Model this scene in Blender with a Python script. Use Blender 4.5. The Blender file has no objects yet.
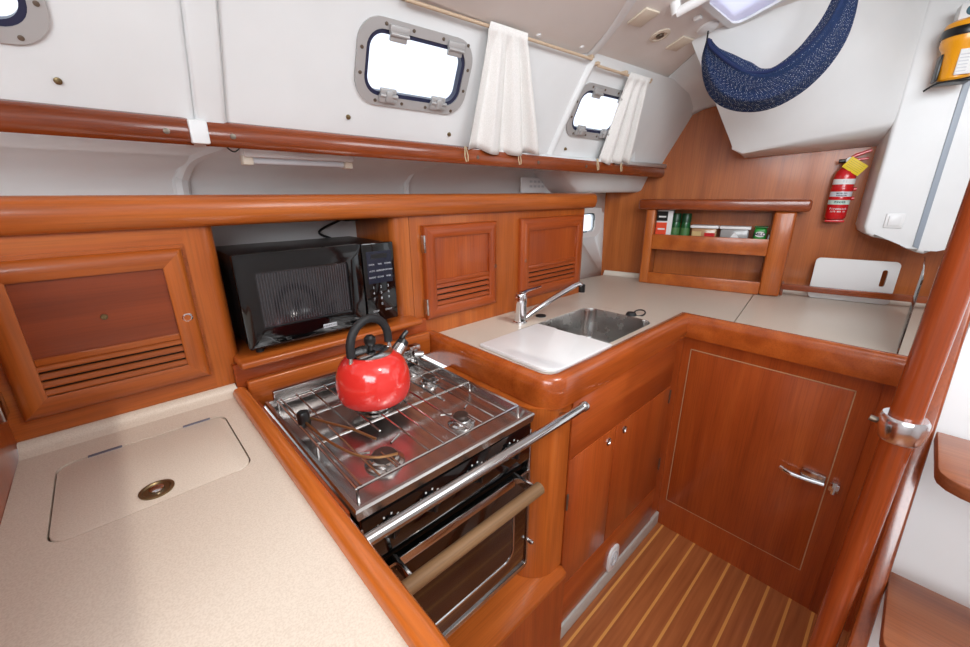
import bpy, bmesh, math, random
from mathutils import Vector, Matrix
random.seed(7)
PI = math.pi
C = bpy.context.scene.collection

# ------------------------------------------------------------------ camera
CAMZ = 1.40
def cam_matrix(yaw, pitch, roll, loc):
    f = Vector((math.cos(yaw)*math.cos(pitch), math.sin(yaw)*math.cos(pitch), -math.sin(pitch)))
    r = f.cross(Vector((0, 0, 1))).normalized(); u = r.cross(f)
    c, s = math.cos(roll), math.sin(roll)
    r2 = r*c + u*s; u2 = -r*s + u*c
    m = Matrix((r2, u2, -f)).transposed().to_4x4(); m.translation = loc
    return m
cd = bpy.data.cameras.new('camera'); cam = bpy.data.objects.new('camera', cd); C.objects.link(cam)
cd.sensor_width = 36; cd.lens = 398.1/970*36; cd.clip_start = 0.02
cam.matrix_world = cam_matrix(math.radians(46.914), math.radians(18.003), math.radians(-0.324), (0, 0, CAMZ))
bpy.context.scene.camera = cam

# ------------------------------------------------------------------ world, sun, large lights, exposure
w = bpy.data.worlds.new('world'); bpy.context.scene.world = w; w.use_nodes = True
w.node_tree.nodes['Background'].inputs[0].default_value = (0.90, 0.95, 1.0, 1)
w.node_tree.nodes['Background'].inputs[1].default_value = 1.25
vs = bpy.context.scene.view_settings
vs.view_transform = 'Standard'; vs.look = 'None'; vs.gamma = 1; vs.use_curve_mapping = False; vs.exposure = 0.38

def sun(dirv, e, ang, col):
    l = bpy.data.lights.new('sun', 'SUN'); l.energy = e; l.angle = math.radians(ang); l.color = col
    o = bpy.data.objects.new('sun', l); C.objects.link(o)
    o.rotation_euler = Vector(dirv).to_track_quat('Z', 'Y').to_euler(); return o
SUN = (0.10, -0.75, 1.0)
sun(SUN, 0.65, 1.2, (1.0, 0.96, 0.90))
def area(name, loc, look, sx, sy, e, col=(1, 1, 1)):
    l = bpy.data.lights.new(name, 'AREA'); l.shape = 'RECTANGLE'; l.size = sx; l.size_y = sy; l.energy = e; l.color = col
    o = bpy.data.objects.new(name, l); C.objects.link(o); o.location = loc
    o.rotation_euler = (Vector(loc)-Vector(look)).to_track_quat('Z', 'Y').to_euler(); return o
area('saloon_side_fill', (-0.75, -0.7, 2.03), (1.5, 0.5, 0.6), 1.5, 1.1, 46, (0.90, 0.955, 1.0))  # unseen area lamp added as frontal fill from the camera side
area('companionway_fill', (1.0, -0.45, 2.04), (1.5, 0.6, 0.8), 0.9, 0.6, 10, (0.92, 0.965, 1.0))  # unseen area lamp added under the roof opening to lift the far counter

# ------------------------------------------------------------------ materials
def lin(c): return tuple(((v/255)/12.92 if v/255 <= 0.04045 else ((v/255+0.055)/1.055)**2.4) for v in c)+(1,)
def mat(name, col, rough=0.5, metal=0.0, coat=0.0, **kw):
    m = bpy.data.materials.new(name); m.use_nodes = True
    b = m.node_tree.nodes['Principled BSDF']
    b.inputs['Base Color'].default_value = lin(col); b.inputs['Roughness'].default_value = rough
    b.inputs['Metallic'].default_value = metal; b.inputs['Coat Weight'].default_value = coat
    b.inputs['Coat Roughness'].default_value = 0.08
    for k, v in kw.items(): b.inputs[k.replace('_', ' ')].default_value = v
    return m
def noise_mix(m, c1, c2, scale, sc=(1, 1, 1), lo=0.35, hi=0.65, bump=0.0, detail=4, rough_var=None):
    nt = m.node_tree; N = nt.nodes; L = nt.links; b = N['Principled BSDF']
    tc = N.new('ShaderNodeTexCoord'); mp = N.new('ShaderNodeMapping'); mp.inputs['Scale'].default_value = sc
    no = N.new('ShaderNodeTexNoise'); no.inputs['Scale'].default_value = scale; no.inputs['Detail'].default_value = detail
    cr = N.new('ShaderNodeValToRGB'); cr.color_ramp.elements[0].position = lo; cr.color_ramp.elements[1].position = hi
    cr.color_ramp.elements[0].color = lin(c1); cr.color_ramp.elements[1].color = lin(c2)
    L.new(tc.outputs['Object'], mp.inputs[0]); L.new(mp.outputs[0], no.inputs[0]); L.new(no.outputs[0], cr.inputs[0])
    L.new(cr.outputs[0], b.inputs['Base Color'])
    if bump:
        bp = N.new('ShaderNodeBump'); bp.inputs['Strength'].default_value = bump; bp.inputs['Distance'].default_value = 0.002
        L.new(no.outputs[0], bp.inputs['Height']); L.new(bp.outputs[0], b.inputs['Normal'])
    return m
def wood(name, c1, c2, c3, axis, rough=0.32, coat=0.35, rotz=0.0, pores=0.3):
    m = mat(name, c2, rough, 0, coat); nt = m.node_tree; N = nt.nodes; L = nt.links; b = N['Principled BSDF']
    b.inputs['Coat Roughness'].default_value = 0.12; b.inputs['Specular IOR Level'].default_value = 0.35
    tc = N.new('ShaderNodeTexCoord')
    rot = N.new('ShaderNodeMapping'); rot.inputs['Rotation'].default_value = (0, 0, rotz)
    L.new(tc.outputs['Object'], rot.inputs[0])
    def ns(s_long, s_cross, det, dist=0.0):
        mp = N.new('ShaderNodeMapping'); s = [s_cross]*3; s['xyz'.index(axis)] = s_long
        mp.inputs['Scale'].default_value = s; L.new(rot.outputs[0], mp.inputs[0])
        no = N.new('ShaderNodeTexNoise'); no.inputs['Scale'].default_value = 1; no.inputs['Detail'].default_value = det
        no.inputs['Distortion'].default_value = dist
        L.new(mp.outputs[0], no.inputs[0]); return no
    n1 = ns(1.2, 14, 3, 0.6); n2 = ns(6, 260, 3)
    cr = N.new('ShaderNodeValToRGB'); e = cr.color_ramp.elements
    e[0].position = 0.25; e[0].color = lin(c1); e[1].position = 0.75; e[1].color = lin(c3)
    k = cr.color_ramp.elements.new(0.5); k.color = lin(c2)
    L.new(n1.outputs[0], cr.inputs[0])
    cr2 = N.new('ShaderNodeValToRGB'); cr2.color_ramp.elements[0].position = 0.36; cr2.color_ramp.elements[0].color = (1-pores*0.55,)*3+(1,)
    cr2.color_ramp.elements[1].position = 0.55; cr2.color_ramp.elements[1].color = (1, 1, 1, 1)
    L.new(n2.outputs[0], cr2.inputs[0])
    mx = N.new('ShaderNodeMix'); mx.data_type = 'RGBA'; mx.blend_type = 'MULTIPLY'; mx.inputs[0].default_value = 1
    L.new(cr.outputs[0], mx.inputs[6]); L.new(cr2.outputs[0], mx.inputs[7]); L.new(mx.outputs[2], b.inputs['Base Color'])
    bp = N.new('ShaderNodeBump'); bp.inputs['Strength'].default_value = 0.06; bp.inputs['Distance'].default_value = 0.001
    L.new(n2.outputs[0], bp.inputs['Height']); L.new(bp.outputs[0], b.inputs['Normal'])
    return m
CH = ((150, 72, 24), (174, 88, 32), (190, 104, 42))       # cherry veneer
MH = ((144, 60, 21), (162, 72, 27), (178, 86, 35))       # darker mahogany
RD = ((114, 48, 18), (136, 61, 24), (158, 76, 32))        # dark red rail
W_X = wood('cherry_wood_x', *CH, 'x'); W_Y = wood('cherry_wood_y', *CH, 'y'); W_Z = wood('cherry_wood_z', *CH, 'z')
P_X = wood('panel_wood_x', *MH, 'x'); P_Z = wood('panel_wood_z', *MH, 'z', pores=0.35)
P_D = wood('panel_wood_dark', (120, 50, 20), (138, 60, 26), (154, 72, 33), 'x', pores=0.2)
R_X = wood('rail_wood_x', *RD, 'x', 0.25, 0.6); R_Y = wood('rail_wood_y', *RD, 'y', 0.25, 0.6); R_Z = wood('rail_wood_z', *RD, 'z', 0.2, 0.9)
TEAK = wood('teak_grip', (104, 76, 50), (124, 92, 62), (144, 110, 76), 'x', 0.6, 0.0)
POLEW = wood('pole_wood', (134, 56, 22), (156, 68, 28), (172, 80, 36), 'z', 0.25, 0.6)
BH = wood('bulkhead_wood', (154, 80, 34), (176, 96, 44), (192, 111, 54), 'z', 0.35, 0.3, pores=0.3)
WHITE = noise_mix(mat('gelcoat_white', (226, 224, 222), 0.42, 0, 0.08), (221, 222, 222), (229, 230, 230), 3.0)
LINER = noise_mix(mat('headliner', (230, 226, 222), 0.5), (228, 223, 218), (234, 229, 225), 4.0)
LOCKERIN = mat('locker_lining', (214, 212, 212), 0.5)
COUNTER = noise_mix(mat('counter_laminate', (222, 206, 188), 0.38, 0, 0.1), (206, 190, 173), (218, 204, 188), 420, lo=0.36, hi=0.6)
COUNTER2 = noise_mix(mat('counter_laminate_sink', (205, 190, 175), 0.33, 0, 0.1), (196, 183, 168), (208, 196, 182), 420, lo=0.36, hi=0.6)
STEEL = mat('stainless_steel', (196, 194, 192), 0.16, 1.0)
def brushed():
    m = mat('brushed_steel', (205, 203, 200), 0.24, 1.0); nt = m.node_tree; N = nt.nodes; L = nt.links; b = N['Principled BSDF']
    no = N.new('ShaderNodeTexNoise'); no.inputs['Scale'].default_value = 9; no.inputs['Detail'].default_value = 6
    tc = N.new('ShaderNodeTexCoord'); L.new(tc.outputs['Object'], no.inputs[0])
    mr = N.new('ShaderNodeMapRange'); mr.inputs[1].default_value = 0.3; mr.inputs[2].default_value = 0.7; mr.inputs[3].default_value = 0.12; mr.inputs[4].default_value = 0.34
    L.new(no.outputs[0], mr.inputs[0]); L.new(mr.outputs[0], b.inputs['Roughness']); return m
SINKM = brushed()
HOBM = mat('hob_steel', (190, 186, 184), 0.26, 1.0)
CHROME = mat('chrome', (225, 225, 228), 0.05, 1.0)
ALU = mat('cast_aluminium', (184, 182, 181), 0.5, 0.5)
BLACK = mat('black_plastic', (16, 16, 17), 0.3)
BLACKG = mat('black_gloss', (6, 6, 7), 0.07, 0, 0.25)
RUBBER = mat('black_rubber', (24, 24, 26), 0.6)
WINDARK = mat('oven_dark', (14, 9, 8), 0.1, 0, 0.3)
OVENGL = mat('oven_mirror_glass', (58, 36, 22), 0.06, 0.55, 0.5)
MWGL = mat('microwave_window', (40, 38, 40), 0.12, 0, 0.6)
RED = mat('red_enamel', (214, 48, 42), 0.16, 0, 0.6)
REDP = mat('red_paint', (196, 22, 28), 0.25, 0, 0.4)
PAPER = mat('white_label', (225, 225, 224), 0.5)
WPL = mat('white_plastic', (228, 228, 228), 0.32)
WPLT = mat('white_board_plastic', (232, 232, 232), 0.3, 0, 0.2)
YEL = mat('yellow_tag', (226, 196, 20), 0.5)
EPY = mat('yellow_case', (238, 160, 18), 0.3, 0, 0.3)
GREYP = mat('grey_strip', (150, 160, 172), 0.4)
CREAM = mat('cream_plastic', (220, 208, 190), 0.4)
BRASS = mat('tarnished_brass', (134, 116, 84), 0.35, 0.9)
SCREW = mat('screw_metal', (120, 108, 96), 0.4, 0.8)
DARKGAP = mat('gap_shade_print_black', (10, 8, 7), 0.8)  # near-black: painted shade between louver slats, dark print on the food box
GASK = mat('blue_black_gasket', (34, 38, 66), 0.4)
GREEN = mat('green_jar', (14, 84, 40), 0.25, 0, 0.4)
GREENT = mat('green_tin', (38, 142, 52), 0.35)
ORNG = mat('orange_print', (226, 70, 28), 0.5)
CREMT = mat('cream_text', (214, 196, 170), 0.5)
GREYT = mat('grey_text', (196, 198, 202), 0.5)
HOLLY = mat('holly_inlay', (222, 162, 88), 0.4, 0, 0.3)
PLINTH = mat('plinth_grey', (186, 180, 172), 0.5)
DARKBL = mat('panel_blue_black', (22, 26, 44), 0.2)
CLEAR = mat('clear_acrylic', (245, 250, 250), 0.02, 0, 0, Transmission_Weight=1.0, IOR=1.45)
PANE = mat('window_acrylic', (240, 246, 255), 0.02, 0, 0, Transmission_Weight=1.0, IOR=1.05)
CLOTH = noise_mix(mat('curtain_cotton', (236, 234, 230), 0.9, 0, 0, Subsurface_Weight=0.0), (230, 228, 224), (240, 238, 235), 300, bump=0.1)
TUBM = mat('cloudy_tub', (190, 184, 176), 0.25, 0, 0.2)
ROPE = mat('cream_cord', (206, 186, 150), 0.8)

def net_mat():
    m = mat('blue_netting', (12, 40, 104), 0.85); nt = m.node_tree; N = nt.nodes; L = nt.links; b = N['Principled BSDF']
    uv = N.new('ShaderNodeUVMap'); uv.uv_map = 'uv'
    mp = N.new('ShaderNodeMapping'); mp.inputs['Scale'].default_value = (190, 230, 1); mp.inputs['Rotation'].default_value = (0, 0, 0.5)
    L.new(uv.outputs[0], mp.inputs[0])
    v = N.new('ShaderNodeTexVoronoi'); v.feature = 'F1'; v.inputs['Scale'].default_value = 1; v.inputs['Randomness'].default_value = 0.05
    L.new(mp.outputs[0], v.inputs[0])
    mr = N.new('ShaderNodeMapRange'); mr.inputs[1].default_value = 0.22; mr.inputs[2].default_value = 0.30
    L.new(v.outputs['Distance'], mr.inputs[0])
    L.new(mr.outputs[0], b.inputs['Alpha'])
    no = N.new('ShaderNodeTexNoise'); no.inputs['Scale'].default_value = 60
    cr = N.new('ShaderNodeValToRGB'); cr.color_ramp.elements[0].color = lin((5, 24, 54)); cr.color_ramp.elements[1].color = lin((14, 48, 96))
    L.new(no.outputs[0], cr.inputs[0]); L.new(cr.outputs[0], b.inputs['Base Color'])
    return m
NET = net_mat()

def floor_mat():
    m = mat('teak_and_holly', (140, 72, 40), 0.38, 0, 0.25); nt = m.node_tree; N = nt.nodes; L = nt.links; b = N['Principled BSDF']
    tc = N.new('ShaderNodeTexCoord'); sp = N.new('ShaderNodeSeparateXYZ'); L.new(tc.outputs['Object'], sp.inputs[0])
    a = N.new('ShaderNodeMath'); a.operation = 'ADD'; a.inputs[1].default_value = -0.5245+0.0035+7*0.0715
    L.new(sp.outputs[1], a.inputs[0])
    d = N.new('ShaderNodeMath'); d.operation = 'DIVIDE'; d.inputs[1].default_value = 0.0715; L.new(a.outputs[0], d.inputs[0])
    f = N.new('ShaderNodeMath'); f.operation = 'FRACT'; L.new(d.outputs[0], f.inputs[0])
    lt = N.new('ShaderNodeMath'); lt.operation = 'LESS_THAN'; lt.inputs[1].default_value = 0.13; L.new(f.outputs[0], lt.inputs[0])
    mp = N.new('ShaderNodeMapping'); mp.inputs['Scale'].default_value = (3, 60, 1); L.new(tc.outputs['Object'], mp.inputs[0])
    no = N.new('ShaderNodeTexNoise'); no.inputs['Scale'].default_value = 1; no.inputs['Detail'].default_value = 5; L.new(mp.outputs[0], no.inputs[0])
    cr = N.new('ShaderNodeValToRGB'); cr.color_ramp.elements[0].position = 0.3; cr.color_ramp.elements[1].position = 0.7
    cr.color_ramp.elements[0].color = lin((144, 78, 40)); cr.color_ramp.elements[1].color = lin((174, 102, 56)); L.new(no.outputs[0], cr.inputs[0])
    mx = N.new('ShaderNodeMix'); mx.data_type = 'RGBA'; mx.inputs[7].default_value = lin((214, 150, 78))
    L.new(lt.outputs[0], mx.inputs[0]); L.new(cr.outputs[0], mx.inputs[6]); L.new(mx.outputs[2], b.inputs['Base Color'])
    return m
FLOORM = floor_mat()

# ------------------------------------------------------------------ builders
def frame(o, x, z=None, y=None):
    """matrix with origin o, local x along x, local z along z (or local y given)"""
    x = Vector(x).normalized()
    if z is not None:
        z = Vector(z); z = (z - x*z.dot(x)).normalized(); y = z.cross(x)
    else:
        y = Vector(y); y = (y - x*y.dot(x)).normalized(); z = x.cross(y)
    m = Matrix((x, y, z)).transposed().to_4x4(); m.translation = Vector(o); return m
I4 = Matrix.Identity(4)
class B:
    def __init__(s, M=I4): s.bm = bmesh.new(); s.M = M
    def _add(s, fn):
        n0 = len(s.bm.verts); fn()
        s.bm.verts.ensure_lookup_table()
    def verts(s, vs, fs, M=None):
        M = s.M if M is None else M
        v = [s.bm.verts.new(M @ Vector(p)) for p in vs]; out = []
        for f in fs:
            try: out.append(s.bm.faces.new([v[i] for i in f]))
            except ValueError: pass
        return v, out
    def box(s, x0, x1, y0, y1, z0, z1, bev=0.0, seg=2, M=None):
        if x0 > x1: x0, x1 = x1, x0
        if y0 > y1: y0, y1 = y1, y0
        if z0 > z1: z0, z1 = z1, z0
        vs = [(x, y, z) for x in (x0, x1) for y in (y0, y1) for z in (z0, z1)]
        fs = [(0, 1, 3, 2), (4, 6, 7, 5), (0, 4, 5, 1), (2, 3, 7, 6), (0, 2, 6, 4), (1, 5, 7, 3)]
        v, f = s.verts(vs, fs, M)
        if bev > 0:
            bev = min(bev, 0.49*min(x1-x0, y1-y0, z1-z0))
            es = list({e for ff in f for e in ff.edges})
            bmesh.ops.bevel(s.bm, geom=es, offset=bev, segments=seg, profile=0.5, affect='EDGES')
        return s
    def prism(s, pts, a, b, bev=0.0, seg=2, M=None, faces='both'):
        """polygon in local xy extruded along local z from a to b; bev rounds the rims"""
        n = len(pts)
        vs = [(p[0], p[1], a) for p in pts]+[(p[0], p[1], b) for p in pts]
        fs = [tuple(range(n-1, -1, -1)), tuple(range(n, 2*n))]+[(i, (i+1) % n, n+(i+1) % n, n+i) for i in range(n)]
        v, f = s.verts(vs, fs, M)
        if bev > 0:
            es = set()
            if faces in ('both', 'a'): es |= set(f[0].edges)
            if faces in ('both', 'b'): es |= set(f[1].edges)
            bmesh.ops.bevel(s.bm, geom=list(es), offset=bev, segments=seg, profile=0.5, affect='EDGES')
        return s
    def ring(s, outer, inner, a, b, M=None):
        n = len(outer)
        vs = [(p[0], p[1], a) for p in outer]+[(p[0], p[1], b) for p in outer]+[(p[0], p[1], a) for p in inner]+[(p[0], p[1], b) for p in inner]
        fs = []
        for i in range(n):
            j = (i+1) % n
            fs += [(i, j, n+j, n+i), (2*n+j, 2*n+i, 3*n+i, 3*n+j), (n+i, n+j, 3*n+j, 3*n+i), (j, i, 2*n+i, 2*n+j)]
        s.verts(vs, fs, M); return s
    def loft(s, loops, closed=True, cap=False, M=None):
        n = len(loops[0]); vs = [p for l in loops for p in l]; fs = []
        for k in range(len(loops)-1):
            for i in range(n if closed else n-1):
                j = (i+1) % n; fs.append((k*n+i, k*n+j, (k+1)*n+j, (k+1)*n+i))
        if cap: fs += [tuple(range(n-1, -1, -1)), tuple((len(loops)-1)*n+i for i in range(n))]
        s.verts(vs, fs, M); return s
    def tube(s, pts, r, n=10, cyc=False, cap=True, M=None):
        P = [Vector(p) for p in pts]; k = len(P); R_ = r if isinstance(r, (list, tuple)) else [r]*k
        T = []
        for i in range(k):
            a = P[i-1] if (i > 0 or cyc) else P[i]; b = P[(i+1) % k] if (i < k-1 or cyc) else P[i]
            T.append((b-a).normalized())
        up = Vector((0, 0, 1)) if abs(T[0].z) < 0.9 else Vector((1, 0, 0))
        nrm = (up - T[0]*up.dot(T[0])).normalized(); loops = []
        for i in range(k):
            nrm = (nrm - T[i]*nrm.dot(T[i])).normalized(); bn = T[i].cross(nrm)
            loops.append([P[i]+(nrm*math.cos(2*PI*j/n)+bn*math.sin(2*PI*j/n))*R_[i] for j in range(n)])
        if cyc: loops.append(loops[0])
        s.loft(loops, True, cap and not cyc, M); return s
    def lathe(s, prof, M=None, n=32, cap=True):
        loops = [[(r*math.cos(2*PI*j/n), r*math.sin(2*PI*j/n), z) for j in range(n)] for r, z in prof]
        s.loft(loops, True, cap, M); return s
    def sweep(s, path, prof, closed=False, M=None):
        """horizontal path [(x,y)], profile [(side,z)], side is to the left of travel; mitred"""
        k = len(path); P = [Vector((p[0], p[1])) for p in path]; loops = []
        for i in range(k):
            a = (P[i]-P[i-1]).normalized() if (i > 0 or closed) else None
            b = (P[(i+1) % k]-P[i]).normalized() if (i < k-1 or closed) else None
            a = a or b; b = b or a
            na = Vector((-a.y, a.x)); nb = Vector((-b.y, b.x)); m = (na+nb).normalized(); sc = 1/max(0.3, m.dot(na))
            loops.append([(P[i].x+m.x*q[0]*sc, P[i].y+m.y*q[0]*sc, q[1]) for q in prof])
        if closed: loops.append(loops[0])
        s.loft(loops, True, not closed, M); return s
    def done(s, name, m, parent=None, smooth=True, ang=35):
        bmesh.ops.remove_doubles(s.bm, verts=s.bm.verts, dist=1e-6)
        bmesh.ops.recalc_face_normals(s.bm, faces=s.bm.faces)
        me = bpy.data.meshes.new(name); s.bm.to_mesh(me); s.bm.free()
        me.materials.append(m)
        if smooth:
            for p in me.polygons: p.use_smooth = True
            try: me.set_sharp_from_angle(angle=math.radians(ang))
            except Exception: pass
        o = bpy.data.objects.new(name, me); C.objects.link(o)
        if parent is not None: attach(o, parent)
        return o
def attach(o, parent):
    M = I4.copy(); p = parent; chain = []
    while p is not None: chain.append(p); p = p.parent
    top = chain[-1]
    inv = (Matrix.Translation(top.location) @ top.rotation_euler.to_matrix().to_4x4()).inverted() if top.type == 'EMPTY' else I4
    o.parent = parent
    o.matrix_parent_inverse = inv if parent is top else I4
def thing(name, label, cat, loc=(0, 0, 0), group=None):
    o = bpy.data.objects.new(name, None); o.empty_display_size = 0.03; C.objects.link(o); o.location = loc
    o['label'] = label; o['category'] = cat
    if group: o['group'] = group
    return o
def tag(o, label, cat, group=None):
    o['label'] = label; o['category'] = cat
    if group: o['group'] = group
    return o
def struct(o): o['kind'] = 'structure'; return o
def rrect(x0, x1, y0, y1, r, n=5):
    out = []
    for cx, cy, a in ((x1-r, y1-r, 0), (x0+r, y1-r, 90), (x0+r, y0+r, 180), (x1-r, y0+r, 270)):
        for i in range(n+1):
            t = math.radians(a+90*i/n); out.append((cx+r*math.cos(t), cy+r*math.sin(t)))
    return out
def arc(cx, cy, r, a0, a1, n=6): return [(cx+r*math.cos(math.radians(a0+(a1-a0)*i/n)), cy+r*math.sin(math.radians(a0+(a1-a0)*i/n))) for i in range(n+1)]
def smoothpath(pts, n=8):
    P = [Vector(p) for p in pts]; out = []
    for i in range(len(P)-1):
        p0 = P[max(i-1, 0)]; p1 = P[i]; p2 = P[i+1]; p3 = P[min(i+2, len(P)-1)]
        for k in range(n):
            t = k/n; out.append(0.5*((2*p1)+(p2-p0)*t+(2*p0-5*p1+4*p2-p3)*t*t+(3*p1-p0-3*p2+p3)*t**3))
    out.append(P[-1]); return out
def text(name, s, size, M, m, parent, ext=0.0004, align='CENTER', bold=0.0):
    cu = bpy.data.curves.new(name, 'FONT'); cu.body = s; cu.size = size; cu.extrude = ext; cu.align_x = align; cu.align_y = 'CENTER'; cu.offset = bold
    cu.resolution_u = 3
    t = bpy.data.objects.new(name, cu); C.objects.link(t)
    dg = bpy.context.evaluated_depsgraph_get(); dg.update()
    me = bpy.data.meshes.new_from_object(t.evaluated_get(dg)); bpy.data.objects.remove(t); bpy.data.curves.remove(cu)
    me.transform(M); me.materials.clear(); me.materials.append(m); me.name = name
    o = bpy.data.objects.new(name, me); C.objects.link(o)
    if parent is not None: attach(o, parent)
    return o
def cut(o, cutter):
    md = o.modifiers.new('cut', 'BOOLEAN'); md.object = cutter; md.operation = 'DIFFERENCE'; md.solver = 'EXACT'
    dg = bpy.context.evaluated_depsgraph_get(); dg.update()
    me = bpy.data.meshes.new_from_object(o.evaluated_get(dg)); o.modifiers.clear(); o.data = me
    bpy.data.objects.remove(cutter)

# working frames of the slanted surfaces --------------------------------
BDIR = Vector((0.2266, -0.9740, 0)).normalized()            # along the far bulkhead, towards the right
BNRM = Vector((-0.9740, -0.2266, 0)).normalized()           # out of the bulkhead into the galley
BM = frame((2.235, 1.287, 0), BDIR, y=(0, 0, 1))           # local x along, y up, z out? (checked below)
# BM local z = BDIR x Z
BZ = BM.to_3x3() @ Vector((0, 0, 1))
BSGN = 1 if BZ.dot(BNRM) > 0 else -1
def bo(d): return BSGN*d                                     # offset out of the bulkhead
SNORM = Vector((0.073, 1, 0.5)).normalized()                 # coachroof side, pointing outboard
SX = Vector((1, -0.073, 0)).normalized()
SO = Vector((0.0, 1.98-0.5*1.55, 1.55))
SM = frame(SO, SX, z=-SNORM)                                 # local z points into the cabin
SUP = SM.to_3x3() @ Vector((0, 1, 0))
SS = 1 if SUP.z > 0 else -1                                  # sign of "up" in local y
def sp(x, z):
    """local (x, y) on the coachroof side of the world point with these x and z"""
    p = Vector((x, 1.98-0.073*x-0.5*z, z)); q = SM.inverted() @ p; return (q.x, q.y)
FZ = -0.11

# ================================================================== STRUCTURE
struct(B().box(-1.2, 2.6, -2.0, 1.75, FZ-0.05, FZ).done('floor', FLOORM))
# coachroof side with the three window holes
side = B(SM)
pz0, pz1 = 1.55, 1.88
A0 = sp(-0.9, pz0); A1 = sp(2.40, pz0); A2 = sp(2.40, pz1); A3 = sp(-0.9, pz1)
side.prism([A0, A1, A2, A3] if SS > 0 else [A0, A3, A2, A1], -0.02, 0.0)
side = side.done('wall_coachroof', WHITE, smooth=False)
struct(side)
# windows: (x left, x right, z low, z high) of the outer frame
WINS = [(-0.37, 0.012, 1.655, 1.825), (0.560, 0.912, 1.640, 1.820), (1.415, 1.76, 1.625, 1.80)]
def win_rect(x0, x1, z0, z1, ins, r):
    xm = (x0+x1)/2
    ya = sp(xm, z0)[1]; yb = sp(xm, z1)[1]
    lo, hi = min(ya, yb), max(ya, yb); xa = sp(x0, (z0+z1)/2)[0]; xb = sp(x1, (z0+z1)/2)[0]
    return (xa+ins, xb-ins, lo+ins, hi-ins, r)
for wv in WINS:
    a = win_rect(*wv, 0.03, 0.04)
    c = B(SM).prism(rrect(*a), -0.06, 0.05).done('cutter', WHITE)
    cut(side, c)
def window(idx, wv, hinge=True, lab=None):
    a = win_rect(*wv, 0.0, 0.062)
    root = bpy.data.objects.new('window_%d' % idx, None); C.objects.link(root); root['kind'] = 'structure'
    o = rrect(*a, n=8); i1 = rrect(a[0]+0.024, a[1]-0.024, a[2]+0.024, a[3]-0.024, 0.045, n=8)
    i2 = rrect(a[0]+0.034, a[1]-0.034, a[2]+0.034, a[3]-0.034, 0.036, n=8)
    b = B(SM); b.ring(o, i1, -0.004, 0.007)
    b.done('window_frame', ALU, root)
    B(SM).ring(i1, i2, -0.018, 0.003).done('gasket', GASK, root)
    B(SM).prism(i1, -0.016, -0.012).done('window_pane', PANE, root)
    xa, xb, ya, yb = a[:4]; W_ = xb-xa
    up = yb if SS > 0 else ya; dn = ya if SS > 0 else yb
    for fx, yy, sg, kind in ((0.30, up, -SS, 0), (0.80, up, -SS, 0), (0.27, dn, SS, 1), (0.73, dn, SS, 1)):
        cx = xa+W_*fx; b = B(SM)
        y0 = yy+sg*0.010; y1 = yy+sg*0.046
        b.box(cx-0.027, cx+0.027, y0, y0+sg*0.020, 0.006, 0.016, 0.003)
        b.box(cx-0.024, cx+0.024, y0+sg*0.016, y1, 0.004, 0.014, 0.003)
        b.tube([(cx-0.026, y0+sg*0.019, 0.016), (cx+0.026, y0+sg*0.019, 0.016)], 0.005)
        if kind: b.box(cx-0.010, cx+0.010, y0+sg*0.004, y1-sg*0.004, 0.012, 0.024, 0.004)
        b.done('window_hinge' if not kind else 'window_catch', ALU, root)
    for fx, yy, sg in ((0.2, up, -SS), (0.42, up, -SS), (0.68, up, -SS), (0.92, up, -SS), (0.17, dn, SS), (0.40, dn, SS), (0.62, dn, SS), (0.88, dn, SS)):
        B(SM).lathe([(0.0045, 0.006), (0.0045, 0.0085), (0.002, 0.009)], SM @ Matrix.Translation((xa+W_*fx, yy+sg*0.012, 0)), 10).done('screw', SCREW, root)
    for xx in (xa+0.012, xb-0.012):
        for fy in (0.36, 0.64):
            B(SM).lathe([(0.0045, 0.006), (0.0045, 0.0085), (0.002, 0.009)], SM @ Matrix.Translation((xx, ya+(yb-ya)*fy, 0)), 10).done('screw', SCREW, root)
for i, wv in enumerate(WINS): window(i+1, wv)

# vertical moulded ridges on the coachroof side
def side_curve(pts, off): return [SM @ Vector((*sp(x, z), off)) for x, z in pts]
b = B(SM)
for x0, x1, hgt in ((0.205, 0.268, 0.014),):
    a, c = sp(x0, 1.55), sp(x0, 1.88)
    b.prism([(a[0], a[1]), (a[0]+(x1-x0), a[1]), (c[0]+(x1-x0), c[1]), (c[0], c[1])], -0.004, hgt, 0.012, 4)
b.box(0.1885, 0.2245, 1.20-0.03-0.014, 1.25, 1.512, 1.562, 0.004, M=I4)
struct(b.done('trim_1', WHITE))
b = B()
b.tube(smoothpath(side_curve([(1.395, 1.55), (1.405, 1.70), (1.418, 1.80), (1.425, 1.852)], -0.004)+[Vector((x, y, 2.16-0.3*y-0.003)) for x, y in ((1.412, 0.955), (1.375, 0.885), (1.33, 0.81), (1.27, 0.73), (1.18, 0.61))], 8), 0.017, 12)
struct(b.done('trim_2', WHITE))
# ceiling (cambered headliner): z = 2.16-0.3 y near the side, flattening inboard; hatch opening over the companionway
def cz(y): return 2.16-0.3*y if y > 0.3 else 2.07+0.08*(0.3-y)/2.3
b = B()
ys = [1.06, 0.9, 0.62, 0.3, 0.0, -0.4, -0.9, -1.4, -2.0]
xs = [-1.2, 0.05, 1.30, 1.51, 1.80, 2.75]
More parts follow.
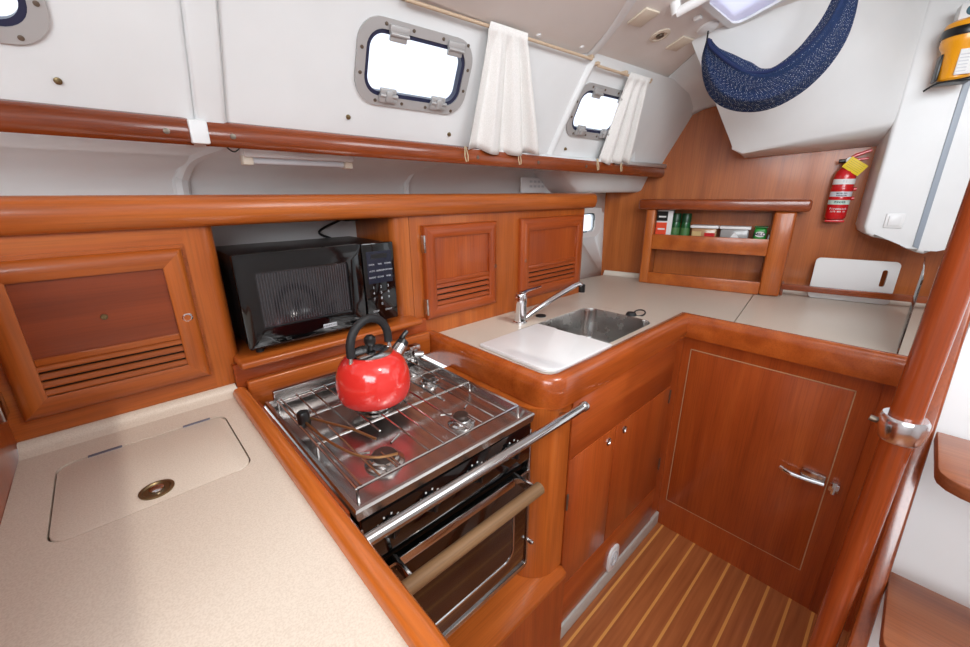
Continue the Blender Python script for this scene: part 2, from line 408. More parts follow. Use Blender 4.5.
# sunlight opening: x from OX0 to OX1, y from OY0 to OY1
for k in range(len(ys)-1):
    for j in range(5):
        if j == 3 and k == 2: continue
        if j == 1 and -0.9 <= ys[k+1] and ys[k] <= 0.3+1e-6: continue
        b.verts([(xs[j], ys[k], cz(ys[k])), (xs[j+1], ys[k], cz(ys[k])), (xs[j+1], ys[k+1], cz(ys[k+1])), (xs[j], ys[k+1], cz(ys[k+1])),
                 (xs[j], ys[k], cz(ys[k])+0.03), (xs[j+1], ys[k], cz(ys[k])+0.03), (xs[j+1], ys[k+1], cz(ys[k+1])+0.03), (xs[j], ys[k+1], cz(ys[k+1])+0.03)],
                [(0, 1, 2, 3), (7, 6, 5, 4), (0, 4, 5, 1), (1, 5, 6, 2), (2, 6, 7, 3), (3, 7, 4, 0)])
struct(b.done('ceiling', LINER, ang=20))
# hull side behind the shelf and beyond the lockers
HPROF = [(1.30, 1.555), (1.36, 1.53), (1.40, 1.49), (1.42, 1.44), (1.415, 1.30), (1.40, 0.90)]
b = B()
def hull_y(y, x): return y-0.035*max(0, x) if y > 1.38 else y-0.05*max(0, x)
pf = [(1.18, 1.548), (1.30, 1.545), (1.36, 1.53), (1.395, 1.49), (1.41, 1.44), (1.41, 1.30), (1.395, 0.86)]
def hx(x): return 0.20 if x < 1.3 else max(0.0, 0.20*(1.72-x)/0.42)
loops = [[(x, (y-0.073*x) if y < 1.25 else y-0.03*x+hx(x)*(y-1.25)/0.15, z) for y, z in pf] for x in (-0.9, 0.5, 1.3, 1.72, 2.30)]
b.loft(loops, closed=False)
o = b.done('wall_hull', WHITE, ang=60)
sm = o.modifiers.new('s', 'SOLIDIFY'); sm.thickness = 0.02; sm.offset = -1 ; struct(o)
# lower edge lining under the side deck near the far end
def shelf_y(x): return 1.98-0.073*x-0.5*1.55
b = B()
loops = []
for x in (1.60, 1.72, 2.10, 2.29):
    t = 0 if x < 1.65 else 1
    yb = shelf_y(x)
    zz = 1.405 if t else 1.50
    loops.append([(x, yb-0.0, 1.545), (x, yb+0.03, 1.535), (x, yb+0.06, 1.49+0*t), (x, yb+0.09, zz+0.01), (x, yb+0.11, zz), (x, 1.36, zz), (x, 1.36, 1.545)])
b.loft(loops, True, True)
struct(b.done('trim_3', WHITE, ang=50))
# ribs of the lining in the recess above the lockers
for i, x in enumerate((0.205, 1.0, 1.36)):
    b = B()
    pts = [(x+0.01*k, 1.605-0.03*x-0.014, z) for k, z in ((0, 1.32), (0, 1.42), (1, 1.46))]+[(x+0.04, 1.52-0.03*x, 1.515), (x+0.09, 1.30-0.05*x, 1.538)]
    b.tube(smoothpath(pts, 6), 0.022 if i == 0 else 0.014, 8)
    struct(b.done('trim_%d' % (4+i), WHITE))
# bulkhead
def bprism(pts, a, bb, bev=0.0, seg=3, faces='both', B0=None):
    q = (B0 or B(BM)); lo, hi = sorted((bo(a), bo(bb)))
    if bev: f = 'b' if BSGN > 0 else 'a'
    else: f = 'both'
    q.prism(pts, lo, hi, bev, seg, faces=f if faces == 'out' else 'both'); return q
struct(bprism([(-0.10, FZ), (2.2, FZ), (2.2, 2.0), (0.60, 2.0), (0.42, 1.86), (0.33, 1.80), (0.25, 1.70), (0.20, 1.56), (0.0, 1.54), (-0.10, 1.50)], -0.03, 0.0).done('wall_bulkhead', BH, smooth=False))
# white moulded edge between bulkhead and coachroof
def Bp(s, z, d=0.0): return BM @ Vector((s, z, bo(d)))
inner = [(0.232, 1.50), (0.25, 1.60), (0.262, 1.645), (0.30, 1.72), (0.345, 1.768), (0.42, 1.80), (0.50, 1.815), (0.62, 1.82), (0.72, 1.81)]
outer = [Vector((1.98, 1.062, 1.545)), Vector((1.98, 1.04, 1.60)), Vector((1.98, 1.015, 1.66)), Vector((1.98, 0.985, 1.73)), Vector((1.98, 0.962, 1.80)), Vector((1.98, 0.94, 1.876)), Vector((1.93, 0.86, 1.90)), Vector((1.86, 0.76, 1.93)), Vector((1.80, 0.68, 1.955))]
inn0 = [Bp(s, z, 0.002) for s, z in inner]
inn = [Bp(s-0.018, z+0.018, 0.03) for s, z in inner]
mid = [(a*0.62+c*0.38)+Vector((0, 0, 0.012)) for a, c in zip(inn, outer)]
b = B(); b.loft([inn0, [a*0.5+c*0.5+Vector((-0.006, 0, 0)) for a, c in zip(inn0, inn)], inn, mid, outer], closed=False)
o = b.done('trim_7', WHITE, ang=80); o.modifiers.new('s', 'SOLIDIFY').thickness = 0.004; struct(o)
# moulded overhead box above the fridge counter
b = B()
FT = [Vector((1.745, 0.74, 1.945)), Vector((1.773, 0.654, 1.964)), Vector((1.904, 0.453, 2.024)), Bp(1.06, 2.065, 0.245), Bp(1.113, 2.075, 0.197), Bp(1.8, 2.075, 0.185)]
FBt = [Vector((2.125, 0.655, 1.60)), Vector((2.155, 0.615, 1.582)), Vector((2.21, 0.42, 1.615)), Bp(1.075, 1.652, 0.212), Bp(1.113, 1.66, 0.197), Bp(1.8, 1.66, 0.185)]
BBt = [Bp(0.60, 1.60), Bp(0.640, 1.562), Bp(0.86, 1.572), Bp(1.12, 1.586), Bp(1.16, 1.59), Bp(1.8, 1.6)]
BTp = [Bp(0.50, 2.05), Bp(0.66, 2.05), Bp(0.9, 2.06), Bp(1.15, 2.08), Bp(1.25, 2.08), Bp(1.8, 2.08)]
rows = [BTp, FT]
for t in (0.2, 0.4, 0.6, 0.8, 0.93): rows.append([a.lerp(c, t)+Vector((-0.02, -0.005, 0.0))*math.sin(PI*t)*(1 if q_ < 3 else 0) for q_, (a, c) in enumerate(zip(FT, FBt))])
rows += [[p+Vector((0.004, 0, -0.004)) for p in FBt], [p.lerp(q, 0.06)+Vector((0, 0, -0.014)) for p, q in zip(FBt, BBt)], [p.lerp(q, 0.5)+Vector((0, 0, -0.008)) for p, q in zip(FBt, BBt)], [p.lerp(q, 0.9)+Vector((0, 0, -0.004)) for p, q in zip(FBt, BBt)], BBt]
b.loft([list(r) for r in rows], closed=False)
# left end cap
L = [r[0] for r in rows]; b.verts([tuple(p) for p in L], [tuple(range(len(L)))])
struct(b.done('trim_8', WHITE, ang=45))
# white moulded column on the right of the bulkhead (sloping bottom)
col_out = [(1.112, 2.1), (1.112, 1.265), (1.122, 1.238), (1.145, 1.224), (1.237, 1.209), (1.262, 1.195), (1.283, 1.172), (1.31, 1.166), (1.335, 1.19), (1.40, 1.20), (2.1, 1.25), (2.1, 2.1)]
b = bprism(col_out, 0.0, 0.20, 0.012, 4, faces='out'); struct(b.done('trim_9', WHITE))
# grey washboard track down the column
b = bprism([(1.262, 2.1), (1.280, 2.1), (1.288, 1.185), (1.270, 1.195)], 0.198, 0.206, 0.002, 2)
struct(b.done('trim_10', GREYP))
# left partition beside the counter
struct(B().box(-0.235, -0.212, 0.35, 1.13, FZ, 1.33, 0.003).done('wall_left', P_Z))
# starboard side and forward part of the cabin, out of view
struct(B().box(-1.2, 3.0, -2.05, -2.0, FZ, 2.1).done('wall_starboard', WHITE, smooth=False))
struct(B().box(-1.25, -1.2, -2.0, 1.4, FZ, 2.1).done('wall_forward', WHITE, smooth=False))

# ================================================================== LOCKERS
def door_parts(root, x0, x1, z0, z1, yf, fw, louv_h, knob_left, m_frame_h, m_frame_v, m_panel, nl=3, th=0.022):
    """raised frame door; front of the frame at y=yf (towards -y)"""
    d = bpy.data.objects
    # four mitred, rounded frame members
    ix0, ix1, iz0, iz1 = x0+fw, x1-fw, z0+fw, z1-fw
    prof = [(0.0, 0.0), (0.0, -0.45), (0.08, -0.70), (0.22, -0.90), (0.45, -1.0), (0.70, -0.97), (0.95, -0.86), (1.0, -0.80), (1.0, 0.0)]
    yb = yf+th; corners_o = [(x0, z0), (x1, z0), (x1, z1), (x0, z1)]; corners_i = [(ix0, iz0), (ix1, iz0), (ix1, iz1), (ix0, iz1)]
    door = None
    for k in range(4):
        a, c = k, (k+1) % 4; loops = []
        for q in (a, c):
            loops.append([(corners_o[q][0]+(corners_i[q][0]-corners_o[q][0])*t, yb+h*th, corners_o[q][1]+(corners_i[q][1]-corners_o[q][1])*t) for t, h in prof])
        b = B(); b.loft(loops, True, True)
        fr = b.done('frame_rail' if k in (0, 2) else 'frame_stile', m_frame_h if k in (0, 2) else m_frame_v, root, ang=50)
    yp = yb-0.008
    B().box(ix0-0.003, ix1+0.003, yp, yb-0.001, iz0+louv_h, iz1+0.003).done('door_panel', m_panel, root, smooth=False)
    B().box(ix0-0.003, ix1+0.003, yb-0.003, yb-0.001, iz0-0.003, iz0+louv_h).done('louver_gap_shade', DARKGAP, root, smooth=False)  # black sheet behind the slats paints in the shade of the open gaps
    B().box(ix0, ix1, yb-0.7*th, yb-0.004, iz0+louv_h-0.004, iz0+louv_h+0.010, 0.002).done('louver_rail', m_frame_h, root)
    pitch = louv_h/nl
    for j in range(nl):
        zc = iz0+pitch*(j+0.42)
        b = B(); h = pitch*0.33
        b.prism([(yb-0.70*th, zc-h), (yb-0.25*th, zc+h*0.2), (yb-0.2*th, zc+h), (yb-0.4*th, zc+h), (yb-0.74*th, zc-h*0.4)], ix0, ix1, M=Matrix(((0, 0, 1, 0), (1, 0, 0, 0), (0, 1, 0, 0), (0, 0, 0, 1))))
        b.done('louver_slat', m_frame_h, root)
def latch(root, x, yf, z, r=0.009, m=STEEL, name='latch'):
    M = Matrix.Translation((x, yf, z)) @ Matrix.Rotation(PI/2, 4, 'X')
    o = B().lathe([(r, -0.002), (r, 0.002), (r*0.8, 0.0035), (r*0.62, 0.0035), (r*0.55, 0.001), (0.0005, 0.001)], M, 20).done(name, m, root)
    return o
YW = 1.116
LK = thing('locker', 'cherry wood locker over the left counter with a wide louvered door and round steel latch', 'cabinet', (-0.03, YW, 0.93))
b = B(); b.box(-0.212, 0.1252, YW, YW+0.02, 0.93, 0.985); b.box(-0.212, 0.1252, YW, YW+0.02, 1.295, 1.34)
b.box(-0.212, -0.19, YW, YW+0.02, 0.985, 1.295); b.box(0.11, 0.1252, YW, YW+0.02, 0.985, 1.295); b.box(-0.212, 0.12, YW+0.018, YW+0.02, 0.95, 1.33)
b.done('face_panel', W_X, LK, smooth=False)
b = B(); pr = [(0.125, YW), (0.160, YW)]+arc(0.160, YW+0.028, 0.028, -90, 0, 6)+[(0.188, YW+0.25), (0.172, YW+0.25), (0.172, YW+0.03), (0.125, YW+0.03)]
b.prism(pr, 0.93, 1.345); b.done('corner_post', W_Z, LK)
DR = B().box(-0.19, 0.122, YW-0.004, YW, 0.980, 1.298).done('door', W_X, LK)
door_parts(DR, -0.190, 0.117, 0.985, 1.291, YW-0.022, 0.040, 0.068, False, W_X, W_Z, P_D, 4, 0.018)
latch(DR, 0.098, YW-0.019, 1.137, 0.0105, CHROME)
latch(DR, -0.036, YW-0.012, 1.165, 0.006, BRASS, 'panel_button')
for z in (1.03, ): B().box(-0.2115, -0.204, YW-0.05, YW-0.004, z-0.022, z+0.022, 0.001).done('hinge', STEEL, LK)

RL = thing('locker', 'cherry wood double locker behind the sink with two small louvered doors', 'cabinet', (1.2, YW, 0.92))
b = B()
b.box(0.715, 1.70, YW, YW+0.018, 0.915, 0.985); b.box(0.715, 1.70, YW, YW+0.018, 1.30, 1.345)
for xa, xb in ((0.715, 0.765), (1.085, 1.235), (1.655, 1.70)): b.box(xa, xb, YW, YW+0.018, 0.985, 1.30)
b.box(0.715, 1.70, YW+0.016, YW+0.018, 0.95, 1.33)
b.done('face_panel', W_Z, RL, smooth=False)
b = B(); pr = [(0.7135, YW), (0.7135, YW+0.03), (0.675, YW+0.03), (0.675, YW+0.25), (0.655, YW+0.25)]+list(reversed(arc(0.690, YW+0.035, 0.035, 180, 270, 6)))[::-1]
b.prism(pr, 0.86, 1.345); b.done('corner_post', W_Z, RL)
b = B(); b.box(1.682, 1.70, YW+0.018, YW+0.235, 0.915, 1.345); b.done('end_panel', W_Z, RL, smooth=False)
for (x0, x1, z0, z1, fl, kn, nm) in ((0.757, 1.092, 0.984, 1.304, 0.042, 1.079, 'a'), (1.232, 1.672, 0.968, 1.306, 0.050, 1.257, 'b')):
    D = B().box(x0, x1, YW-0.004, YW, z0, z1).done('door', W_Z, RL)
    D['label'] = 'left louvered door' if nm == 'a' else 'right louvered door'
    door_parts(D, x0, x1, z0, z1, YW-0.024, fl, 0.082, False, P_X, P_Z, P_Z, 4, 0.02)
    latch(D, kn, YW-0.021, 1.135, 0.007, SCREW, 'finger_hole')
    if nm == 'a':
        for z in (1.245, 1.03): B().box(x0-0.004, x0+0.003, YW-0.022, YW-0.003, z-0.028, z+0.028, 0.001).done('hinge', STEEL, D)
# fascia beam along the top of the lockers
b = B()
prf = [(-0.02, 1.336), (0.014, 1.334), (0.030, 1.342), (0.036, 1.365), (0.034, 1.385), (0.022, 1.398), (0.0, 1.402), (-0.26, 1.402), (-0.26, 1.392), (-0.02, 1.388)]
b.sweep([(1.745, YW), (1.73, YW), (-0.212, YW)], [(q[0], q[1]) for q in prf])
o = b.done('locker_fascia', W_X, None, ang=50); tag(o, 'long polished cherry fascia board running along the top of the lockers', 'trim board')

# niche interior and shelf
NI = thing('microwave_shelf', 'wooden niche with projecting shelf under the black microwave', 'shelf', (0.41, 1.25, 1.0))
B().box(0.172, 0.700, 1.045, YW+0.25, 0.995, 1.013, 0.006, 3).done('shelf_board', W_X, NI)
B().box(0.186, 0.66, YW+0.25, YW+0.262, 0.95, 1.39).done('back_panel', LOCKERIN, NI, smooth=False)
B().box(0.164, 0.7480, 1.098, 1.1155, 0.86, 0.994).done('lower_panel', P_X, NI, smooth=False)
# ================================================================== MICROWAVE
MX0, MX1, MY, MZ0, MZ1 = 0.202, 0.624, 1.068, 1.032, 1.268
MW = thing('microwave_oven', 'black countertop microwave oven in the wooden niche', 'microwave', (0.41, 1.2, 1.013))
B().box(MX0+0.004, MX1-0.004, MY+0.018, MY+0.275, MZ0+0.004, MZ1-0.003, 0.004).done('casing', BLACK, MW)
b = B()
XD = 0.522
# door: bevelled frame with window opening
Mxz = Matrix(((1, 0, 0, 0), (0, 0, -1, 0), (0, 1, 0, 0), (0, 0, 0, 1)))   # local x->x, y->z, z->-y
def xz(y): return Matrix.Translation((0, y, 0)) @ Mxz
do = rrect(MX0, XD-0.002, MZ0, MZ1, 0.006, 3); di = rrect(MX0+0.040, XD-0.045, MZ0+0.048, MZ1-0.045, 0.006, 3)
dob = rrect(MX0+0.012, XD-0.012, MZ0+0.010, MZ1-0.022, 0.006, 3)
b = B()
b.loft([[(p[0], MY+0.018, p[1]) for p in do], [(p[0], MY+0.004, p[1]) for p in do], [(p[0], MY, p[1]) for p in dob], [(p[0], MY, p[1]) for p in di], [(p[0], MY+0.008, p[1]) for p in di]], True, False)
DOOR = b.done('door', BLACKG, MW, ang=25)
B().prism(di, -0.001, 0.001, M=xz(MY+0.008)).done('window', MWGL, DOOR, smooth=False)
b = B()
for i in range(34):
    x = MX0+0.046+i*(XD-MX0-0.097)/33; b.box(x-0.0012, x+0.0012, MY+0.0063, MY+0.0068, MZ0+0.054, MZ1-0.051)
b.done('window_mesh', mat('mesh_grey', (60, 57, 60), 0.4), DOOR, smooth=False)
b = B(); b.box(XD, MX1, MY, MY+0.018, MZ0, MZ1, 0.004); PN = b.done('control_panel', BLACKG, MW)
B().box(XD+0.012, MX1-0.010, MY-0.0008, MY, MZ0+0.118, MZ1-0.024, 0.0).done('display_surround', DARKBL, PN, smooth=False)
B().box(XD+0.026, MX1-0.024, MY-0.0012, MY-0.0006, MZ1-0.045, MZ1-0.032).done('display', BLACK, PN, smooth=False)
for r in range(3):
    for c in range(3): text('key_label', ('COOK', 'TIME', 'POWER', 'AUTO', 'DEFROST', 'POPCORN', 'REHEAT', 'CLOCK', 'TIMER')[r*3+c], 0.0062, xz(MY-0.001) @ Matrix.Translation((XD+0.026+0.026*c, MZ1-0.062-r*0.019, 0)), GREYT, PN, 0.0002)
for k, ch in enumerate('123456789'): text('key_label', ch, 0.011, xz(MY-0.001) @ Matrix.Translation((XD+0.026+0.024*(k % 3), MZ1-0.130-(k//3)*0.0175, 0)), GREYT, PN, 0.0002)
text('key_label', '0', 0.011, xz(MY-0.001) @ Matrix.Translation((XD+0.050, MZ1-0.1825, 0)), GREYT, PN, 0.0002)
text('key_label', 'STOP', 0.008, xz(MY-0.001) @ Matrix.Translation((XD+0.028, MZ1-0.203, 0)), GREYT, PN, 0.0002)
text('key_label', 'START', 0.008, xz(MY-0.001) @ Matrix.Translation((XD+0.070, MZ1-0.203, 0)), GREYT, PN, 0.0002)
B().box(0.388, 0.426, MY-0.0010, MY+0.001, MZ0+0.017, MZ0+0.028, 0.0005).done('badge', GREYT, DOOR)
text('badge_text', 'KENMORE', 0.0078, xz(MY-0.0012) @ Matrix.Translation((0.407, MZ0+0.0225, 0)), BLACK, DOOR, 0.0002)
for fx in (MX0+0.03, MX1-0.03):
    for fy in (MY+0.04, MY+0.25): B().lathe([(0.010, 1.013), (0.009, MZ0+0.004)], Matrix.Translation((fx, fy, 0)), 14).done('foot', RUBBER, MW)
b = B(); b.tube(smoothpath([(0.55, 1.34, 1.262), (0.52, 1.355, 1.285), (0.60, 1.358, 1.32), (0.635, 1.35, 1.33), (0.64, 1.355, 1.36)], 6), 0.004, 8)
b.box(0.60, 0.65, 1.325, 1.362, 1.315, 1.345, 0.006)
tag(b.done('power_cord', RUBBER), 'black power cord and plug behind the microwave', 'cord')

# ================================================================== LEFT COUNTER
LX0, LX1, LY0, ZC = -0.2115, 0.150, 0.21, 0.922
lid = rrect(-0.158, 0.112, 0.752, 1.002, 0.028, 6)
def counter_with_hole(b, outer, hole, z0, z1):
    """outer convex polygon, hole polygon: triangulated top ring plus walls"""
    bm = b.bm
    for z in (z1, z0):
        vo = [bm.verts.new((p[0], p[1], z)) for p in outer]; vi = [bm.verts.new((p[0], p[1], z)) for p in hole]
        es = [bm.edges.new((v[i], v[(i+1) % len(v)])) for v in (vo, vi) for i in range(len(v))]
        bmesh.ops.triangle_fill(bm, use_beauty=True, edges=es)
    for poly in (outer, hole):
        n = len(poly); b.verts([(p[0], p[1], z0) for p in poly]+[(p[0], p[1], z1) for p in poly], [(i, (i+1) % n, n+(i+1) % n, n+i) for i in range(n)])
    return b
LC = thing('left_counter', 'speckled cream counter at lower left with a flush lid', 'counter', (-0.03, 0.7, 0.90))
b = B(); counter_with_hole(b, [(LX0, LY0), (LX1, LY0), (LX1, 1.112), (LX0, 1.112)], lid, 0.902, ZC)
b.done('worktop', COUNTER, LC, smooth=False)
b = B(); loops = []
for x in (LX0, LX1+0.012): loops.append([(x, 1.114, ZC-0.002), (x, 1.072, ZC-0.002), (x, 1.076, ZC+0.001), (x, 1.090, ZC+0.004), (x, 1.098, ZC+0.012), (x, 1.104, ZC+0.020), (x, 1.114, ZC+0.021)])
b.loft(loops, True, True); b.done('backsplash_cove', COUNTER, LC, ang=60)
B().box(LX0, 0.176, 0.225, 1.10, FZ, 0.9015).done('carcass', P_X, LC, smooth=False)
LI = thing('icebox_lid', 'flush rounded cream lid let into the left counter with a round flush latch', 'lid', (-0.02, 0.88, 0.92))
b = B(); b.prism(rrect(-0.1555, 0.1095, 0.7545, 0.9995, 0.026, 6), 0.904, ZC-0.0008, 0.0025, 3); b.done('lid_panel', COUNTER, LI)
Ml = Matrix.Translation((-0.028, 0.794, ZC-0.0008)) @ Matrix.Scale(1.1, 4)
LT = B().lathe([(0.0005, 0.0002), (0.022, 0.0002), (0.0225, 0.0025), (0.0185, 0.0032), (0.0165, 0.0012), (0.0005, 0.0012)], Ml, 36).done('flush_latch', BRASS, LI)
B().lathe([(0.0105, 0.001), (0.0095, 0.0045), (0.005, 0.006), (0.0005, 0.0062)], Ml, 24).done('latch_ring', STEEL, LT)
for x0 in (-0.115, 0.035): B().box(x0, x0+0.05, 0.998, 1.0045, ZC-0.002, ZC+0.0012, 0.0005).done('hinge', mat('hinge_grey', (120, 124, 140), 0.4, 0.6), LI)

# ================================================================== FIDDLES (raised wooden edges)
fp = [(-0.017, 0.855), (-0.017, 0.915), (-0.0165, 0.930), (-0.011, 0.939), (0.0, 0.942), (0.011, 0.939), (0.0165, 0.930), (0.017, 0.915), (0.017, 0.855)]
# left fiddle + back of the stove bay
b = B(); b.sweep([(-0.21, 0.212), (0.125, 0.212), (0.150, 0.220), (0.163, 0.245), (0.165, 0.28), (0.165, 1.082)], [(-q[0], q[1]) for q in fp])
o = b.done('counter_edge_rail', wood('fiddle_wood_y', (164, 80, 26), (188, 98, 36), (202, 112, 46), 'y', 0.25, 0.6), ang=60); tag(o, 'thick varnished wooden edge rail between left counter and stove', 'edge rail')
b = B(); b.box(0.1835, 0.7475, 1.076, 1.0965, 0.87, 0.950, 0.006, 3)
o = b.done('stove_back_rail', W_X); tag(o, 'low wooden rail at the back of the stove below the microwave shelf', 'edge rail')
# L shaped sink fiddle: along stove side, rounded corner, along sink front, corner, along the fridge front
fs = [(0.0, 0.848), (-0.002, 0.868), (0.0, 0.905), (0.004, 0.928), (0.012, 0.938), (0.026, 0.940), (0.040, 0.936), (0.050, 0.926), (0.052, 0.915), (0.052, 0.90), (0.03, 0.90), (0.03, 0.848)]
cx, cy, r = 0.820, 0.622, 0.072
path = [(0.748, 1.1145)]+[(cx+r*math.cos(math.radians(a)), cy+r*math.sin(math.radians(a))) for a in (180, 195, 210, 225, 240, 255, 270)]+[(1.622, 0.550), (1.622, -0.035)]
path = path[:-2]+[(1.622, 0.550), (1.622, -0.30)]
b = B(); b.sweep(path, [(q[0], q[1]) for q in fs])
o = b.done('sink_edge_rail', wood('fiddle_wood_x', (148, 66, 23), (170, 81, 30), (186, 95, 38), 'x', 0.25, 0.6), ang=50); tag(o, 'varnished wooden edge rail bordering the sink counter and turning along the fridge front', 'edge rail')

# ================================================================== SINK COUNTER
ZS = 0.922
bowl = rrect(1.00, 1.50, 0.628, 0.935, 0.055, 6)
SC = thing('sink_counter', 'speckled beige L-shaped worktop around the steel sink', 'counter', (1.3, 0.8, 0.90))
b = B()
pc = [(0.80, 1.114), (0.80, 0.68)]+[(0.85+0.05*math.cos(math.radians(a)), 0.652+0.05*math.sin(math.radians(a))) for a in (180, 210, 240, 270)]+[(1.70, 0.602), (1.70, 1.114)]
pc = [(0.80, 1.1145), (0.80, 0.65), (0.81, 0.61), (0.85, 0.60), (1.542, 0.60), (1.542, 1.1145)]
counter_with_hole(b, pc, bowl, 0.902, ZS)
b.done('worktop_sink', COUNTER2, SC, smooth=False)
b = B()
hull_pt = (2.235+0.0, 1.355)
b.prism([(1.545, 0.60), (1.674, 0.60), (1.674, 0.4095), tuple(Bp(0.7975, 0)[:2]), tuple(Bp(0.02, 0)[:2]), (1.71, 1.335), (1.71, 1.1145), (1.545, 1.1145)], 0.902, ZS-0.0005)
b.done('worktop_corner', COUNTER2, SC, smooth=False)
b = B()
b.prism([(1.674, 0.406), (1.674, -0.30), tuple(Bp(1.62, 0)[:2]), tuple(Bp(0.8015, 0)[:2])], 0.902, ZS-0.0005)
b.done('worktop_fridge', COUNTER2, SC, smooth=False)
b = B(); b.sweep([tuple(Bp(1.62, 0, 0.006)[:2]), tuple(Bp(0.0, 0, 0.006)[:2])], [(0, ZS), (0.0, ZS+0.024), (0.012, ZS+0.024), (0.018, ZS+0.012), (0.030, ZS+0.002), (0.036, ZS)])
b.done('backsplash_cove', mat('cove_cream', (222, 212, 198), 0.4), SC)
# sink bowl
SK = thing('sink', 'rectangular stainless steel sink bowl half covered by a white board', 'sink', (1.22, 0.785, 0.74))
def sc(poly, f, cx=1.25, cy=0.7815): return [((p[0]-cx)*f[0]+cx, (p[1]-cy)*f[1]+cy) for p in poly]
b = B(); L0 = [(p[0], p[1]) for p in sc(bowl, (0.999, 0.999))]
L_ = [[(p[0], p[1], ZS-0.001) for p in sc(bowl, (0.997, 0.997))], [(p[0], p[1], ZS-0.012) for p in sc(bowl, (0.99, 0.985))], [(p[0], p[1], 0.80) for p in sc(bowl, (0.965, 0.95))], [(p[0], p[1], 0.768) for p in sc(bowl, (0.94, 0.92))], [(p[0], p[1], 0.757) for p in sc(bowl, (0.88, 0.84))], [(p[0], p[1], 0.753) for p in sc(bowl, (0.15, 0.2))]]
b.loft(L_, True, False); vs = L_[-1]; b.verts(vs, [tuple(range(len(vs)))])
b.done('bowl', SINKM, SK, ang=60)
B().lathe([(0.030, 0.7535), (0.028, 0.7555), (0.016, 0.7545), (0.0005, 0.7545)], Matrix.Translation((1.25, 0.7815, 0)), 24).done('drain', CHROME, SK)
# white cutting cover over the left of the sink
b = B()
pb = [(0.823, 0.905), (0.815, 0.66)]+[(0.862+0.047*math.cos(math.radians(a)), 0.648+0.047*math.sin(math.radians(a))) for a in (190, 215, 240, 265)]+[(1.128, 0.602), (1.132, 0.720), (1.120, 0.724), (1.118, 0.822), (1.130, 0.826), (1.126, 0.912)]
b.prism(pb, ZS+0.0005, ZS+0.012, 0.003, 3)
o = b.done('sink_cover_board', WPLT); tag(o, 'white plastic board lying over the left half of the sink', 'cutting board')
# faucet
FX, FY = 1.110, 0.985
FA = thing('faucet', 'chrome single lever faucet behind the sink', 'faucet', (FX, FY, ZS))
Mf = Matrix.Translation((FX, FY, ZS))
B().lathe([(0.027, 0.0), (0.027, 0.006), (0.0235, 0.010), (0.0225, 0.075), (0.0235, 0.078), (0.0235, 0.110), (0.020, 0.118), (0.0005, 0.120)], Mf, 28).done('body', CHROME, FA)
spt = smoothpath([(FX+0.018, FY-0.006, ZS+0.015), (FX+0.08, FY-0.018, ZS+0.045), (FX+0.175, FY-0.040, ZS+0.084), (FX+0.258, FY-0.058, ZS+0.114), (FX+0.288, FY-0.065, ZS+0.119), (FX+0.302, FY-0.068, ZS+0.111)], 6)
B().tube(spt, [0.0115]*20+[0.010]*(len(spt)-20), 14).done('spout', CHROME, FA)
B().lathe([(0.0135, -0.030), (0.0135, 0.0), (0.010, 0.004)], Matrix.Translation((FX+0.305, FY-0.069, ZS+0.114)), 18).done('nozzle', BLACK, FA)
B().tube([(FX, FY, ZS+0.115), (FX+0.03, FY-0.005, ZS+0.124), (FX+0.100, FY-0.015, ZS+0.132)], [0.010, 0.006, 0.0045], 10).done('lever', CHROME, FA)
b = B(); b.lathe([(0.0005, 0.006), (0.013, 0.0065), (0.021, 0.004), (0.0215, 0.0), ], Matrix.Translation((1.235, 0.985, ZS+0.0006)), 24)
tag(b.done('tap_hole_cap', RUBBER), 'flat black plug on the counter beside the faucet', 'plug')
Mp = Matrix.Translation((1.512, 0.735, ZS+0.0006))
PLG = thing('sink_plug', 'black rubber sink plug with a ring lying beyond the sink', 'sink plug', (1.51, 0.735, ZS))
B().lathe([(0.0005, 0.012), (0.016, 0.012), (0.020, 0.006), (0.022, 0.0)], Mp, 24).done('stopper', RUBBER, PLG)
B().tube([Mp @ Vector((0.035+0.022*math.cos(t), -0.018+0.022*math.sin(t), 0.006+0.008*math.cos(t))) for t in [2*PI*k/18 for k in range(18)]], 0.003, 8, cyc=True).done('pull_ring', RUBBER, PLG)

# ================================================================== SINK CABINET
YF = 0.556
SB = thing('sink_cabinet', 'cherry cabinet under the sink with a pair of doors and rounded left corner', 'cabinet', (1.2, 0.6, FZ))
b = B(); cpts = [(0.720, 0.98), (0.720, 0.66)]+[(0.82+0.10*math.cos(math.radians(a)), 0.66+0.10*math.sin(math.radians(a))) for a in range(180, 271, 10)]+[(0.855, 0.56), (0.855, 0.60), (0.76, 0.98)]
b.prism(cpts, 0.251, 0.852); b.done('corner_post', W_Z, SB)
b = B(); b.box(0.8565, 1.649, YF+0.006, YF+0.02, -0.045, 0.855); b.done('face_panel', P_Z, SB, smooth=False)
b = B(); b.box(0.858, 1.560, YF-0.001, YF+0.006, 0.652, 0.850, 0.0015); b.done('drawer_front', P_X, SB)
for (x0, x1, z0, lx) in ((0.858, 1.1285, 0.145, 1.082), (1.1305, 1.560, 0.145, 1.186)):
    D = B().box(x0, x1, YF-0.001, YF+0.006, z0, 0.649, 0.0015).done('door', P_Z, SB)
    M = Matrix.Translation((lx, YF-0.001, 0.611)) @ Matrix.Rotation(PI/2, 4, 'X')
    B().lathe([(0.0135, 0), (0.0135, 0.003), (0.010, 0.004), (0.008, 0.001), (0.0005, 0.0008)], M, 22).done('latch_bezel', STEEL, D)
    hx = x0 if x0 < 1 else x1
    for hz in ((0.50, 0.20) if x0 < 1 else (0.60, 0.27)): B().box(hx-0.004, hx+0.004, YF-0.005, YF-0.001, hz-0.03, hz+0.03, 0.001).done('hinge', SCREW, D)
b = B(); b.box(0.858, 1.560, YF-0.001, YF+0.006, -0.04, 0.142, 0.0015); b.done('base_panel', P_X, SB)
